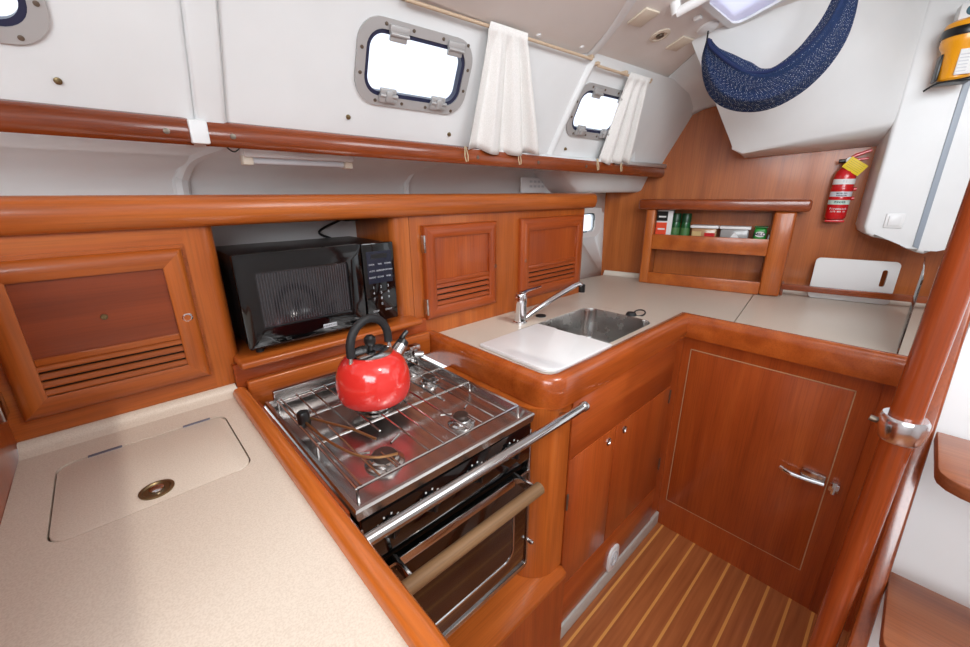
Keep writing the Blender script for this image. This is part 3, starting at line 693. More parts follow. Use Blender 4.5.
struct(B().box(0.7, 1.645, YF-0.006, YF+0.012, FZ, -0.046, 0.002).done('baseboard_sink', PLINTH))
VN = thing('floor_outlet', 'small white rounded socket low on the sink cabinet front', 'socket', (1.215, YF, 0.01))
M = xz(YF-0.001) @ Matrix.Translation((1.212, 0.008, 0))
b = B(M); b.prism(rrect(-0.040, 0.040, -0.055, 0.055, 0.026, 6), 0, 0.008, 0.003); b.done('plate', WPL, VN)
b = B(M)
b.ring([(0.026*math.cos(t*PI/12), 0.034*math.sin(t*PI/12)) for t in range(24)], [(0.022*math.cos(t*PI/12), 0.030*math.sin(t*PI/12)) for t in range(24)], 0.007, 0.011); b.box(-0.012, -0.006, -0.012, 0.012, 0.008, 0.011); b.box(0.006, 0.012, -0.012, 0.012, 0.008, 0.011)
b.done('socket_face', GREYT, VN)

# fridge cabinet
XF = 1.650
FR = thing('fridge_cabinet', 'tall front-opening fridge cabinet with a flush cherry door and chrome latch', 'cabinet', (XF, 0.25, FZ))
Myz = Matrix(((0, 0, -1, XF), (1, 0, 0, 0), (0, 1, 0, 0), (0, 0, 0, 1)))    # local x->y, y->z, z->-x out of the face
b = B(); b.box(XF, XF+0.02, -0.30, 0.60, FZ, 0.855); b.done('face_panel', P_Z, FR, smooth=False)
FDR = B(); FDR.box(XF-0.004, XF, 0.026, 0.528, 0.042, 0.790, 0.0015); FDR = FDR.done('door', P_Z, FR)
b = B()
for (a, c, d, e) in ((0.0225, 0.0255, 0.038, 0.794), (0.5285, 0.5315, 0.038, 0.794)): b.box(XF-0.002, XF+0.0005, a, c, d, e)
b.box(XF-0.002, XF+0.0005, 0.0225, 0.5315, 0.791, 0.794); b.box(XF-0.002, XF+0.0005, 0.0225, 0.5315, 0.038, 0.041)
b.done('door_seam', mat('seam_tan', (190, 150, 112), 0.6), FR, smooth=False)
b = B(); b.box(XF-0.003, XF, -0.30, -0.032, FZ, 0.848, 0.002); b.done('edge_strip', P_Z, FR)
LH = B(Myz); LH.box(0.030, 0.098, 0.436, 0.468, 0.003, 0.022, 0.004)
LH = LH.done('latch_handle', STEEL, FDR)
b = B(Myz); b.tube(smoothpath([(0.030, 0.437, 0.022), (0.08, 0.434, 0.026), (0.125, 0.436, 0.030), (0.158, 0.442, 0.022)], 5), 0.0075, 10); b.done('latch_lever', CHROME, LH)
b = B(Myz); b.box(-0.010, 0.018, 0.420, 0.452, 0.0, 0.018, 0.004); b.tube([(0.004, 0.412, 0.012), (0.004, 0.458, 0.012)], 0.008, 10); b.done('latch_keeper', CHROME, FR)

# ================================================================== STOVE
SX0, SX1, SY0, SY1, SZ = 0.203, 0.660, 0.532, 1.040, 0.902
ST = thing('gas_stove', 'stainless steel gimballed gas cooker with oven beside the left counter', 'stove', (0.43, 0.78, 0.40))
b = B(); b.box(SX0+0.01, SX1-0.01, SY0+0.03, SY1-0.02, 0.43, SZ-0.045); b.done('oven_body', BLACK, ST, smooth=False)
# tray with raised rim
b = B(); ro = [(SX0, SY0), (SX1, SY0), (SX1, SY1), (SX0, SY1)]
def rect(i): return [(SX0+i, SY0+i), (SX1-i, SY0+i), (SX1-i, SY1-i), (SX0+i, SY1-i)]
b.loft([[(p[0], p[1], SZ-0.024) for p in rect(0.004)], [(p[0], p[1], SZ-0.004) for p in rect(0)], [(p[0], p[1], SZ) for p in rect(0.003)], [(p[0], p[1], SZ) for p in rect(0.010)], [(p[0], p[1], SZ-0.014) for p in rect(0.016)], [(p[0], p[1], SZ-0.016) for p in rect(0.03)]], True, False)
v = [(p[0], p[1], SZ-0.016) for p in rect(0.03)]; b.verts(v, [(0, 1, 2, 3)])
b.done('hob_tray', HOBM, ST, ang=30)
b = B(); b.box(SX0+0.02, SX1-0.02, SY1-0.024, SY1-0.010, SZ-0.004, SZ+0.030, 0.003); b.done('rear_upstand', HOBM, ST)
# burners
burn = [(0.315, 0.635, 0.030), (0.520, 0.640, 0.024), (0.405, 0.838, 0.030), (0.585, 0.86, 0.022)]
for (bx_, by_, br) in burn:
    M = Matrix.Translation((bx_, by_, SZ-0.016))
    bb = B().lathe([(br*1.35, 0.0), (br*1.30, 0.004), (br*1.05, 0.006), (br, 0.012), (br*0.9, 0.014), (0.0005, 0.014)], M, 26).done('burner', STEEL, ST)
    B().lathe([(br*0.78, 0.014), (br*0.80, 0.020), (br*0.66, 0.0235), (0.0005, 0.024)], M, 24).done('burner_cap', mat('cap_brown', (62, 48, 42), 0.45, 0.4), bb)
    b = B()
    for a in (0.5, 2.6, 4.7):
        b.tube([M @ Vector((math.cos(a)*br*0.9, math.sin(a)*br*0.9, 0.027)), M @ Vector((math.cos(a)*br*2.0, math.sin(a)*br*2.0, 0.027))], 0.0025, 8)
    b.done('pan_finger', STEEL, bb)
# wire pan grid
b = B(); gz = SZ+0.016
for k in range(12):
    x = SX0+0.030+k*(SX1-SX0-0.06)/11
    y0 = SY0+0.035; segs = [(y0, SY1-0.045)]
    if k in (2, 3): segs = [(y0+0.13, SY1-0.045)] if k == 3 else [(y0, y0+0.06), (y0+0.15, SY1-0.045)]
    if k in (8,): segs = [(y0, y0+0.05), (y0+0.14, SY1-0.045)]
    for s0, s1 in segs: b.tube([(x, s0, gz), (x, s1, gz)], 0.0022, 6)
b.done('grid_wire', STEEL, ST)
b = B()
for y in (SY0+0.036, SY0+0.215, SY0+0.34, SY1-0.046): b.tube([(SX0+0.022, y, gz-0.0035), (SX1-0.022, y, gz-0.0035)], 0.003, 6)
for x in (SX0+0.022, SX1-0.022):
    b.tube([(x, SY0+0.036, gz-0.0035), (x, SY1-0.046, gz-0.0035)], 0.003, 6)
for x in (SX0+0.022, SX1-0.022):
    for y in (SY0+0.036, SY0+0.215, SY1-0.046): b.tube([(x, y, gz-0.003), (x, y, SZ-0.016)], 0.003, 6)
b.done('grid_frame', STEEL, ST)
b = B(); b.lathe([(0.0135, 0.0), (0.0135, 0.030), (0.0115, 0.034), (0.0005, 0.0345)], Matrix.Translation((0.236, 0.845, gz-0.008)), 18); CLK = b.done('clamp_knob', BLACK, ST)
b = B(); b.tube(smoothpath([(0.236, 0.835, gz+0.004), (0.243, 0.74, gz+0.003), (0.262, 0.655, gz+0.003), (0.290, 0.615, gz+0.003), (0.325, 0.598, gz+0.003)], 6), 0.0028, 8)
b.tube([(0.248, 0.845, gz+0.006), (0.300, 0.735, gz+0.004), (0.318, 0.672, gz+0.003)], 0.0028, 8)
b.done('pan_clamp', mat('heat_tinted_wire', (168, 126, 84), 0.3, 0.9), ST)
b = B(); b.box(0.62, 0.66, 1.005, 1.032, SZ-0.01, SZ+0.045, 0.004); b.tube([(0.632, 1.0, SZ+0.02), (0.655, 0.985, SZ+0.02)], 0.010, 12); b.done('gimbal_bracket', STEEL, ST)
# front: control panel
b = B(); b.box(SX0+0.008, SX1-0.008, SY0+0.004, SY0+0.03, 0.775, SZ-0.024, 0.003); CP = b.done('control_panel', BLACKG, ST)
for kx in (0.262, 0.352, 0.47, 0.585):
    M = Matrix.Translation((kx, SY0+0.004, 0.832)) @ Matrix.Rotation(PI/2, 4, 'X')
    kb = B().lathe([(0.017, 0), (0.017, 0.010), (0.014, 0.016), (0.0005, 0.0165)], M, 20).done('knob', BLACK, CP)
    b = B(M); b.box(-0.0035, 0.0035, -0.014, 0.014, 0.016, 0.021, 0.001); b.done('knob_grip', BLACK, kb)
    b = B(M)
    for a in (-50, -15, 20, 55): b.box(-0.0016, 0.0016, 0.023, 0.027, 0.0, 0.0006, M=M @ Matrix.Rotation(math.radians(a), 4, 'Z'))
    b.done('knob_mark', PAPER, CP, smooth=False)
b = B(); b.box(SX0+0.004, SX0+0.014, SY0+0.004, SY0+0.028, 0.43, SZ-0.045, 0.002); b.box(SX1-0.014, SX1-0.004, SY0+0.004, SY0+0.028, 0.43, SZ-0.045, 0.002); b.box(SX0+0.01, SX1-0.01, SY0+0.004, SY0+0.028, 0.425, 0.437, 0.002)
b.done('front_trim', STEEL, ST)
# oven door
OZ0, OZ1, OY = 0.452, 0.752, SY0-0.002
b = B(M := xz(OY)); b.prism(rrect(SX0+0.018, SX1-0.018, OZ0, OZ1, 0.006), -0.02, 0.0, 0.003); OD = b.done('oven_door', OVENGL, ST)
b = B(M); b.ring(rrect(SX0+0.016, SX1-0.016, OZ0-0.002, OZ1+0.002, 0.008), rrect(SX0+0.022, SX1-0.022, OZ0+0.004, OZ1-0.004, 0.006), -0.015, 0.003); b.done('door_trim', STEEL, OD)
wi = rrect(SX0+0.065, SX1-0.075, OZ0+0.06, OZ1-0.07, 0.03, 6)
b = B(M); b.prism(wi, 0.0, 0.0012); b.done('oven_window', mat('oven_window_glass', (30, 20, 16), 0.04, 0.2, 0.8), OD)
b = B(M); b.ring(rrect(SX0+0.060, SX1-0.070, OZ0+0.055, OZ1-0.065, 0.034, 6), wi, 0.0, 0.003); b.done('window_trim', STEEL, OD)
HY = 0.462
b = B(); b.tube([(0.240, HY, 0.762), (0.60, HY, 0.762)], 0.0145, 16); HD = b.done('wood_handle', TEAK, OD)
b = B()
for x in (0.262, 0.588): b.box(x-0.004, x+0.004, HY, OY+0.002, 0.748, 0.772, 0.002)
b.box(0.262, 0.588, OY-0.004, OY+0.001, 0.735, 0.757, 0.001)
b.done('handle_bracket', STEEL, OD)
b = B(); b.lathe([(0.006, 0), (0.006, 0.016), (0.004, 0.02)], Matrix.Translation((0.652, SY0+0.004, 0.52)) @ Matrix.Rotation(PI/2, 4, 'X'), 12); b.done('door_stop', STEEL, ST)
# ledge below the oven
OL = thing('stove_bay_ledge', 'wooden ledge and panel below the oven', 'ledge', (0.45, 0.6, 0.3))
b = B(); lg = [(0.178, 0.485), (0.735, 0.485), (0.745, 0.50), (0.842, 0.553), (0.80, 0.64), (0.80, 0.98), (0.178, 0.98)]
b.prism([(0.178, 0.530), (0.845, 0.530), (0.8555, 0.5545), (0.80, 0.62), (0.7195, 0.66), (0.7195, 1.0), (0.178, 1.0)], 0.226, 0.250, 0.004); b.done('ledge_board', W_X, OL)
b = B(); b.box(0.1775, 0.8555, 0.540, 0.55, FZ, 0.226); b.done('kick_panel', P_Z, OL, smooth=False)
b = B(); b.box(0.1835, 0.2005, 0.55, 1.075, 0.252, 0.893); b.done('bay_side', P_Z, OL, smooth=False)
# grab rail across the stove
GR = thing('stove_grab_rail', 'polished steel bar across the front of the cooker', 'grab rail', (0.5, 0.5, 0.87))
B().tube([(0.186, 0.500, 0.868), (0.818, 0.500, 0.868)], 0.0115, 16).done('bar', STEEL, GR)
b = B(); b.lathe([(0.0115, 0.0), (0.0135, 0.004), (0.0135, 0.016), (0.008, 0.02), (0.0005, 0.021)], Matrix.Translation((0.812, 0.5, 0.868)) @ Matrix.Rotation(PI/2, 4, 'Y'), 18)
b.tube([(0.80, 0.50, 0.868), (0.80, 0.515, 0.845), (0.805, 0.558, 0.825)], 0.008, 12); b.done('end_bracket', STEEL, GR)
b = B(); b.tube([(0.187, 0.500, 0.868), (0.182, 0.500, 0.868)], 0.019, 18); b.done('end_flange', STEEL, GR)

# ================================================================== KETTLE
KX, KY, KZ = 0.405, 0.833, gz+0.0025
KT = thing('kettle', 'red whistling kettle with black handle on the stove grid', 'kettle', (KX, KY, KZ))
Mk = Matrix.Translation((KX, KY, KZ))
B().lathe([(0.0005, 0.0), (0.066, 0.0), (0.072, 0.003), (0.078, 0.006)], Mk, 48).done('steel_base', STEEL, KT)
B().lathe([(0.078, 0.006), (0.0855, 0.015), (0.089, 0.035), (0.0885, 0.055), (0.085, 0.075), (0.078, 0.094), (0.067, 0.109), (0.052, 0.119), (0.046, 0.122), (0.044, 0.120)], Mk, 56, cap=False).done('body', RED, KT, ang=80)
LD = B().lathe([(0.050, 0.1195), (0.0515, 0.1225), (0.043, 0.127), (0.022, 0.131), (0.0005, 0.132)], Mk, 40).done('lid', STEEL, KT)
B().lathe([(0.007, 0.131), (0.006, 0.139), (0.011, 0.141), (0.0145, 0.149), (0.0135, 0.158), (0.008, 0.164), (0.0005, 0.1655)], Mk, 24).done('lid_knob', BLACK, LD)
ka = math.radians(12); kd = Vector((math.cos(ka), math.sin(ka), 0))
hp = []
for t in range(0, 181, 10):
    a = math.radians(180-t); hp.append(Vector((KX, KY, KZ+0.145))+kd*(0.056*math.cos(a))+Vector((0, 0, 0.060*math.sin(a))))
hp = [hp[0]-Vector((0, 0, 0.018))]+hp+[hp[-1]-Vector((0, 0, 0.012))]
B().tube(hp, 0.0100, 14).done('handle', RUBBER, KT)
for s_ in (-1, 1):
    base = Vector((KX, KY, KZ+0.108))+kd*(0.058*s_)
    B().tube([base, base+Vector((0, 0, 0.024))-kd*0.001*s_], [0.006, 0.004], 10).done('handle_post', STEEL, KT)
    B().lathe([(0.009, -0.002), (0.008, 0.003), (0.0005, 0.0045)], frame(base+kd*0.004*s_+Vector((0, 0, -0.003)), kd.cross(Vector((0, 0, 1))), z=kd*s_*0.7+Vector((0, 0, 0.7))), 14).done('rivet', STEEL, KT)
sp0 = Vector((KX, KY, KZ+0.085))+kd*0.070; sdir = (kd*0.75+Vector((0, 0, 0.66))).normalized()
B().tube([sp0-sdir*0.012, sp0+sdir*0.012, sp0+sdir*0.038], [0.022, 0.0185, 0.0160], 18).done('spout', STEEL, KT)
wb = sp0+sdir*0.040
b = B(); b.tube([wb-sdir*0.004, wb+sdir*0.010], [0.0165, 0.014], 16); b.tube(smoothpath([wb+sdir*0.010+Vector((0, 0, -0.004)), wb+Vector((0, 0, 0.016))+kd*0.002, wb+Vector((0, 0, 0.028))+kd*0.020], 4), [0.008]*5+[0.006]*4, 10)
b.done('whistle', BLACK, KT)

# ================================================================== CABIN SIDE RAILS
def siderail(x0, x1, lab):
    b = B(); pf = [(0.0, 1.503), (0.020, 1.500), (0.030, 1.510), (0.032, 1.530), (0.027, 1.548), (0.012, 1.557), (0.0, 1.557)]
    b.sweep([(x1, shelf_y(x1)+0.004), (x1-0.01, shelf_y(x1-0.01)+0.0), (x0+0.01, shelf_y(x0+0.01)), (x0, shelf_y(x0)+0.004)], pf)
    for v_ in b.bm.verts: v_.co.z += 0.012-0.0145*v_.co.x
    R_ = thing('wooden_rail', lab, 'rail', ((x0+x1)/2, shelf_y((x0+x1)/2), 1.53))
    b.done('rail', R_X, R_, ang=50)
    for xx in ([x1-0.04] if x1 < 0.3 else [x0+0.045, 1.0, 1.30, 1.6]):
        M = Matrix.Translation((xx, shelf_y(xx)-0.030, 1.536-0.0145*xx)) @ Matrix.Rotation(PI/2, 4, 'X')
        B().lathe([(0.0065, 0), (0.006, 0.003), (0.0005, 0.004)], M, 14).done('screw_cap', SCREW, R_)
siderail(-0.9, 0.187, 'short dark varnished rail at upper left below the first window')
siderail(0.226, 2.275, 'long dark varnished rail below the two curtained windows')
# underside of the shelf right behind the rails
struct(B().loft([[(x, shelf_y(x)+a, z) for a, z in ((0.0, 1.56), (0.0, 1.545), (0.14, 1.545), (0.14, 1.56))] for x in (-0.9, 2.28)], True, True).done('trim_11', WHITE, smooth=False))
# screws and caps on the coachroof side
for (x, z, l) in ((-0.001, 1.608, 'small brass screw cap on the white cabin side below the leftmost window'),
                  (0.556, 1.603, 'brass curtain stud below the left corner of the big window'),
                  (0.892, 1.587, 'brass curtain stud below the right corner of the big window'),
                  (1.475, 1.578, 'brass curtain stud below the small far window')):
    M = SM @ Matrix.Translation((*sp(x, z), 0.0))
    b = B().lathe([(0.0062, 0), (0.0062, 0.003), (0.0035, 0.004), (0.0035, 0.008), (0.0005, 0.009)], M, 16)
    tag(b.done('curtain_stud', BRASS), l, 'stud')
# curtain rods + curtains
def curtain(xa, xb, ztop, zbot, xbl, xbr, rod0, rod1, lab, rlab, seed):
    rnd = random.Random(seed)
    zr = ztop
    rp = [SM @ Vector((*sp(x, zr), 0.022)) for x in (rod0, rod1)]
    b = B(); b.tube(rp, 0.0048, 10)
    for x in (rod0, rod1, (rod0+rod1)/2): b.box(x-0.008, x+0.008, (SM @ Vector((*sp(x, zr), 0.022))).y-0.004, (SM @ Vector((*sp(x, zr), 0.0))).y, zr-0.006, zr+0.004, 0.002)
    tag(b.done('curtain_rod', mat('rod_tan', (196, 172, 146), 0.4)), rlab, 'curtain rod')
    b = B(); loops = []; nu, nv = 90, 16
    for j in range(nv+1):
        v = j/nv; z = zr+0.012+(zbot-zr-0.012)*v
        row = []
        for i in range(nu+1):
            u = i/nu; x = (xa+(xb-xa)*u)*(1-v)+(xbl+(xbr-xbl)*u)*v
            amp = 0.006+0.010*min(1, v*1.3); pin = math.exp(-((v-0.06)/0.05)**2)
            off = 0.024+amp*(math.sin(u*2*PI*3.1+seed+0.5*math.sin(u*5+seed))+0.35*math.sin(u*2*PI*6.3+seed*2+v*0.8)*(1-0.5*v))*(1-0.55*pin)+0.012*v
            off = max(off, 0.006+0.026*max(0.0, 1-v/0.18)**0.5)
            row.append(SM @ Vector((*sp(x, z+0.006*math.sin(u*7+seed)*v), off)))
        loops.append(row)
    b.loft([list(r) for r in loops], closed=False)
    T = thing('curtain', lab, 'curtain', tuple(loops[0][nu//2]))
    cl = b.done('cloth', CLOTH, T, ang=80); cl.modifiers.new('s', 'SOLIDIFY').thickness = 0.0012
    for uu, xx in ((0.0, xbl+0.0), (0.72, xbl+(xbr-xbl)*0.72)):
        p0 = SM @ Vector((*sp(xx, zbot+0.01), 0.035))
        b = B(); b.tube([p0+Vector((-0.004, 0, 0)), p0+Vector((-0.010, -0.006, -0.03)), p0+Vector((-0.006, -0.008, -0.048)), p0+Vector((0.002, -0.008, -0.046)), p0+Vector((0.004, -0.006, -0.03)), p0+Vector((0.0, 0, 0.0))], 0.0018, 6)
        b.done('tie_loop', ROPE, T)
curtain(0.918, 1.062, 1.862, 1.557, 0.945, 1.285, 0.66, 1.395, 'white cotton curtain gathered beside the big window', 'thin tan rod above the big window', 1.3)
curtain(1.63, 1.775, 1.850, 1.552, 1.67, 1.92, 1.44, 1.80, 'narrower white curtain beside the small far window', 'short tan rod above the small far window', 2.1)

# fluorescent lamp under the shelf
FLm = thing('fluorescent_lamp', 'slim white tube lamp under the shelf above the microwave', 'lamp', (0.46, 1.24, 1.50))
B().box(0.305, 0.605, 1.225, 1.275, 1.494, 1.524, 0.006).done('housing', WPL, FLm)
B().tube([(0.325, 1.245, 1.487), (0.575, 1.245, 1.487)], 0.009, 12).done('tube', mat('frosted_tube', (205, 206, 210), 0.3), FLm)
for x in (0.315, 0.590): B().box(x-0.012, x+0.012, 1.232, 1.265, 1.476, 1.500, 0.003).done('end_cap', CREAM, FLm)
b = B(); b.tube(smoothpath([(0.305, 1.235, 1.52), (0.285, 1.225, 1.505), (0.270, 1.228, 1.515), (0.262, 1.235, 1.535)], 5), 0.0018, 6); b.done('wire', BLACK, FLm)
# small label panel on the lining
SWP = thing('vent_plate', 'small white slotted plate on the lining above the double locker', 'plate', (1.70, 1.20, 1.44))
b = B(); b.box(1.50, 1.74, 1.345, 1.352, 1.405, 1.475, 0.002); b.done('plate', WPL, SWP)
b = B()
for k in range(4):
    for j in range(2): b.box(1.56+0.03*k, 1.58+0.03*k, 1.3435, 1.3455, 1.430+0.022*j, 1.440+0.022*j)
b.done('slot', GREYT, SWP, smooth=False)

# porthole in the hull beyond the lockers
phc = B(xz(1.33)).prism(rrect(1.931, 2.124, 1.191, 1.286, 0.026, 4), -0.10, 0.10).done('cutter', WHITE)
cut(bpy.data.objects['wall_hull'], phc)
PH = bpy.data.objects.new('window_4', None); C.objects.link(PH); PH['kind'] = 'structure'
phy = 1.405-0.03*2.08-0.012
Mph = xz(phy)
b = B(Mph); b.ring(rrect(1.90, 2.195, 1.155, 1.320, 0.012, 4), rrect(1.925, 2.130, 1.185, 1.292, 0.030, 4), -0.004, 0.010); b.done('window_frame', WPL, PH)
b = B(Mph); b.prism(rrect(1.922, 2.133, 1.182, 1.295, 0.03, 4), -0.004, 0.001); b.done('window_pane', PANE, PH)
b = B(Mph); b.ring(rrect(1.925, 2.130, 1.185, 1.292, 0.030, 4), rrect(1.931, 2.124, 1.191, 1.286, 0.026, 4), 0.0, 0.006); b.done('gasket', mat('teal_gasket', (40, 84, 96), 0.4), PH)

# ================================================================== SPICE RACK on the bulkhead
RK = thing('spice_rack', 'cherry wall rack on the far bulkhead with two open shelves', 'rack', tuple(Bp(0.6, 0.92)))
d0, d1 = 0.012, 0.150
def bbox(s0, s1, z0, z1, a, c, bev=0.0, seg=2, Bq=None):
    lo, hi = sorted((bo(a), bo(c))); q = Bq or B(BM); q.box(s0, s1, z0, z1, lo, hi, bev, seg); return q
S0, S1 = 0.238, 0.886
bbox(S0, S0+0.045, ZS+0.001, 1.318, d0, d1, 0.006, 3).done('side_panel', W_Z, RK)
bbox(S1-0.085, S1, ZS+0.001, 1.318, d0, d1, 0.012, 3).done('side_panel', W_Z, RK)
bbox(S0+0.044, S1-0.084, ZS+0.001, 0.985, d1-0.022, d1-0.002, 0.002).done('bottom_rail', W_X, RK)
bbox(S0+0.044, S1-0.084, 1.112, 1.190, d1-0.022, d1-0.002, 0.002).done('shelf_fiddle', W_X, RK)
bbox(S0+0.044, S1-0.084, 1.133, 1.145, d0, d1-0.022, 0.0).done('shelf_board', P_X, RK)
bbox(S0+0.044, S1-0.084, 0.928, 0.940, d0, d1-0.022, 0.0).done('shelf_board', P_X, RK)
b = B(BM); lo, hi = sorted((bo(d0), bo(d1+0.032)))
hp_ = [(S0-0.030, lo), (S0-0.030, hi), (S1+0.02, hi), (S1+0.02, lo)]
bbox(0.198, 0.930, 1.318, 1.370, 0.002, d1+0.020, 0.013, 5).done('top_rail', R_Y, RK)
# items on the upper shelf : base z = 1.130 ; front plane d ~ 0.10
zb = 1.1455
def BMat(s, z, d, rot=0.0): return BM @ Matrix.Translation((s, z, bo(d))) @ Matrix.Rotation(rot, 4, 'Y') @ (Matrix.Identity(4) if BSGN > 0 else Matrix.Rotation(PI, 4, 'Y'))
def onto(s, z, d): # matrix with local z out of the bulkhead, local x along image right
    return frame(Bp(s, z, d), BDIR, z=BNRM) if BDIR.cross(Vector((0, 0, 1))).dot(BNRM) < 0 else frame(Bp(s, z, d), BDIR, z=BNRM)
def txtM(s, z, d):
    M = frame(Bp(s, z, d), BDIR, y=(0, 0, 1)); zz = M.to_3x3() @ Vector((0, 0, 1))
    return M
BX = thing('food_box', 'white and orange printed food box at the left end of the rack', 'box', tuple(Bp(0.325, zb, 0.08)))
bbox(0.286, 0.364, zb, 1.312, 0.055, 0.105, 0.001).done('carton', PAPER, BX)
bbox(0.2865, 0.340, zb+0.001, 1.250, 0.105, 0.1058).done('orange_print', ORNG, BX, smooth=False)
bbox(0.2865, 0.340, 1.258, 1.308, 0.105, 0.1058).done('dark_print', DARKGAP, BX, smooth=False)
bbox(0.296, 0.332, 1.212, 1.220, 0.1058, 0.1062).done('print_line', PAPER, BX, smooth=False)
bbox(0.296, 0.332, 1.276, 1.284, 0.1058, 0.1062).done('print_line', PAPER, BX, smooth=False)
jars = [(0.380, 'dark green lidded spice jar next to the orange food box'), (0.429, 'dark green lidded spice jar next to the plastic tubs')]
for s_, l in jars:
    J = thing('spice_jar', l, 'jar', tuple(Bp(s_, zb, 0.085)), 'green spice jars')
    M = Matrix.Translation(Bp(s_, zb, 0.082))
    B().lathe([(0.0235, 0.0), (0.0245, 0.004), (0.0225, 0.100), (0.022, 0.104), (0.021, 0.108)], M, 24).done('glass', GREEN, J)
    B().lathe([(0.0230, 0.108), (0.0230, 0.150), (0.021, 0.153), (0.0005, 0.153)], M, 24).done('lid', mat('dark_green_lid', (10, 60, 30), 0.35), J)
    B().lathe([(0.0248, 0.035), (0.0238, 0.080)], M, 24, cap=False).done('jar_label', mat('jar_label_green', (70, 116, 62), 0.5), J)
for (s0, s1, l, fill) in ((0.456, 0.584, 'clear plastic tub with white lid and red packets inside', 0), (0.588, 0.722, 'clear plastic tub with white lid and white packets inside', 1)):
    T = thing('plastic_tub', l, 'container', tuple(Bp((s0+s1)/2, zb, 0.08)))
    sm_ = (s0+s1)/2
    bbox(s0+0.006, s1-0.006, zb, zb+0.082, 0.035, 0.110, 0.008).done('tub', mat('tub_plastic_%d' % fill, ((170, 130, 90), (150, 148, 146))[fill], 0.2, 0, 0.4), T)
    bbox(s0, s1, zb+0.082, zb+0.096, 0.030, 0.115, 0.004).done('lid', WPL, T)
    if fill == 0:
        M = Bp
        b = bbox(sm_+0.005, s1-0.012, zb+0.008, zb+0.060, 0.110, 0.1112); b.done('packet', REDP, T, smooth=False)
        b = bbox(s0+0.012, sm_-0.010, zb+0.030, zb+0.066, 0.110, 0.1112); b.done('packet', mat('packet_tan', (196, 168, 112), 0.5), T, smooth=False)
    else:
        b = B(BM); lo, hi = sorted((bo(0.110), bo(0.1112))); b.prism([(s0+0.03, zb+0.01), (s1-0.02, zb+0.01), (s1-0.05, zb+0.05), (sm_, zb+0.066)], lo, hi); b.done('packet', PAPER, T, smooth=False)
MT = thing('drink_tin', 'green drink powder tin standing right of the tubs', 'tin', tuple(Bp(0.758, zb, 0.08)))
# ================================================================== rest is appended below
def arc3(r, a0, a1, n): return [(r*math.cos(a0+(a1-a0)*k/n), r*math.sin(a0+(a1-a0)*k/n)) for k in range(n+1)]
bbox(0.736, 0.788, zb, zb+0.092, 0.045, 0.100, 0.012, 4).done('tin_body', GREENT, MT)
b = bbox(0.734, 0.790, zb+0.092, zb+0.099, 0.043, 0.102, 0.003); b.done('tin_lid', mat('tin_lid_green', (24, 96, 40), 0.4), MT)
LBM = frame(Bp(0.762, zb+0.062, 0.1004), BDIR, y=(0, 0, 1))
B(LBM).prism([(0.021*math.cos(t*PI/10), 0.013*math.sin(t*PI/10)) for t in range(20)], -0.0004, 0.0006).done('tin_badge', PAPER, MT)
text('tin_text', 'MILO', 0.020, LBM @ Matrix.Translation((0, 0, 0.001 if (LBM.to_3x3() @ Vector((0, 0, 1))).dot(BNRM) > 0 else -0.001)), DARKBL, MT, 0.0003, bold=0.0004)
WC = bbox(0.795, 0.803, zb, zb+0.060, 0.05, 0.10, 0.001).done('card', PAPER); tag(WC, 'sliver of a white card at the right end of the rack', 'card')

# cutting board leaning on the bulkhead behind the wooden bar
CBD = thing('cutting_board', 'white plastic cutting board leaning on the bulkhead behind the wooden bar', 'cutting board', tuple(Bp(1.14, ZS, 0.07)))
cbo = rrect(1.000, 1.287, 0.9235, 1.112, 0.018, 5)
q = B(BM @ Matrix.Translation((0, 0.9235, 0)) @ Matrix.Rotation(-0.06*BSGN*0, 4, 'X') @ Matrix.Translation((0, -0.9235, 0)))
lo, hi = sorted((bo(0.055), bo(0.067)))
slot = rrect(1.235, 1.253, 1.0, 1.075, 0.0088, 5)
def board(qm, o_, h_):
    bm = qm.bm
    for z in (lo, hi):
        vo = [bm.verts.new(BM @ Vector((p[0], p[1], z))) for p in o_]; vi = [bm.verts.new(BM @ Vector((p[0], p[1], z))) for p in h_]
        es = [bm.edges.new((v[i], v[(i+1) % len(v)])) for v in (vo, vi) for i in range(len(v))]
        bmesh.ops.triangle_fill(bm, use_beauty=True, edges=es)
    for poly in (o_, h_):
        n = len(poly); qm.verts([(p[0], p[1], lo) for p in poly]+[(p[0], p[1], hi) for p in poly], [(i, (i+1) % n, n+(i+1) % n, n+i) for i in range(n)])
board(q, cbo, slot); q.done('board', WPLT, CBD, smooth=False)
o = bbox(0.888, 1.60, 0.955, 0.983, 0.100, 0.116, 0.003).done('holding_bar', R_Y); tag(o, 'narrow dark wooden bar holding the white cutting board upright', 'bar')
b = bbox(0.888, 0.900, ZS+0.001, 0.985, 0.03, 0.10, 0.002)
tag(b.done('bar_bracket', R_Z), 'dark wooden bracket carrying the left end of the holding bar', 'bracket')

# clear acrylic guard at the right end of the counter
GP = thing('splash_guard', 'thin clear acrylic guard standing at the right end of the fridge counter', 'screen', (1.9, -0.04, ZS))
B().box(1.690, 2.32, -0.040, -0.036, 0.9225, 1.160, 0.001).done('acrylic_sheet', CLEAR, GP)

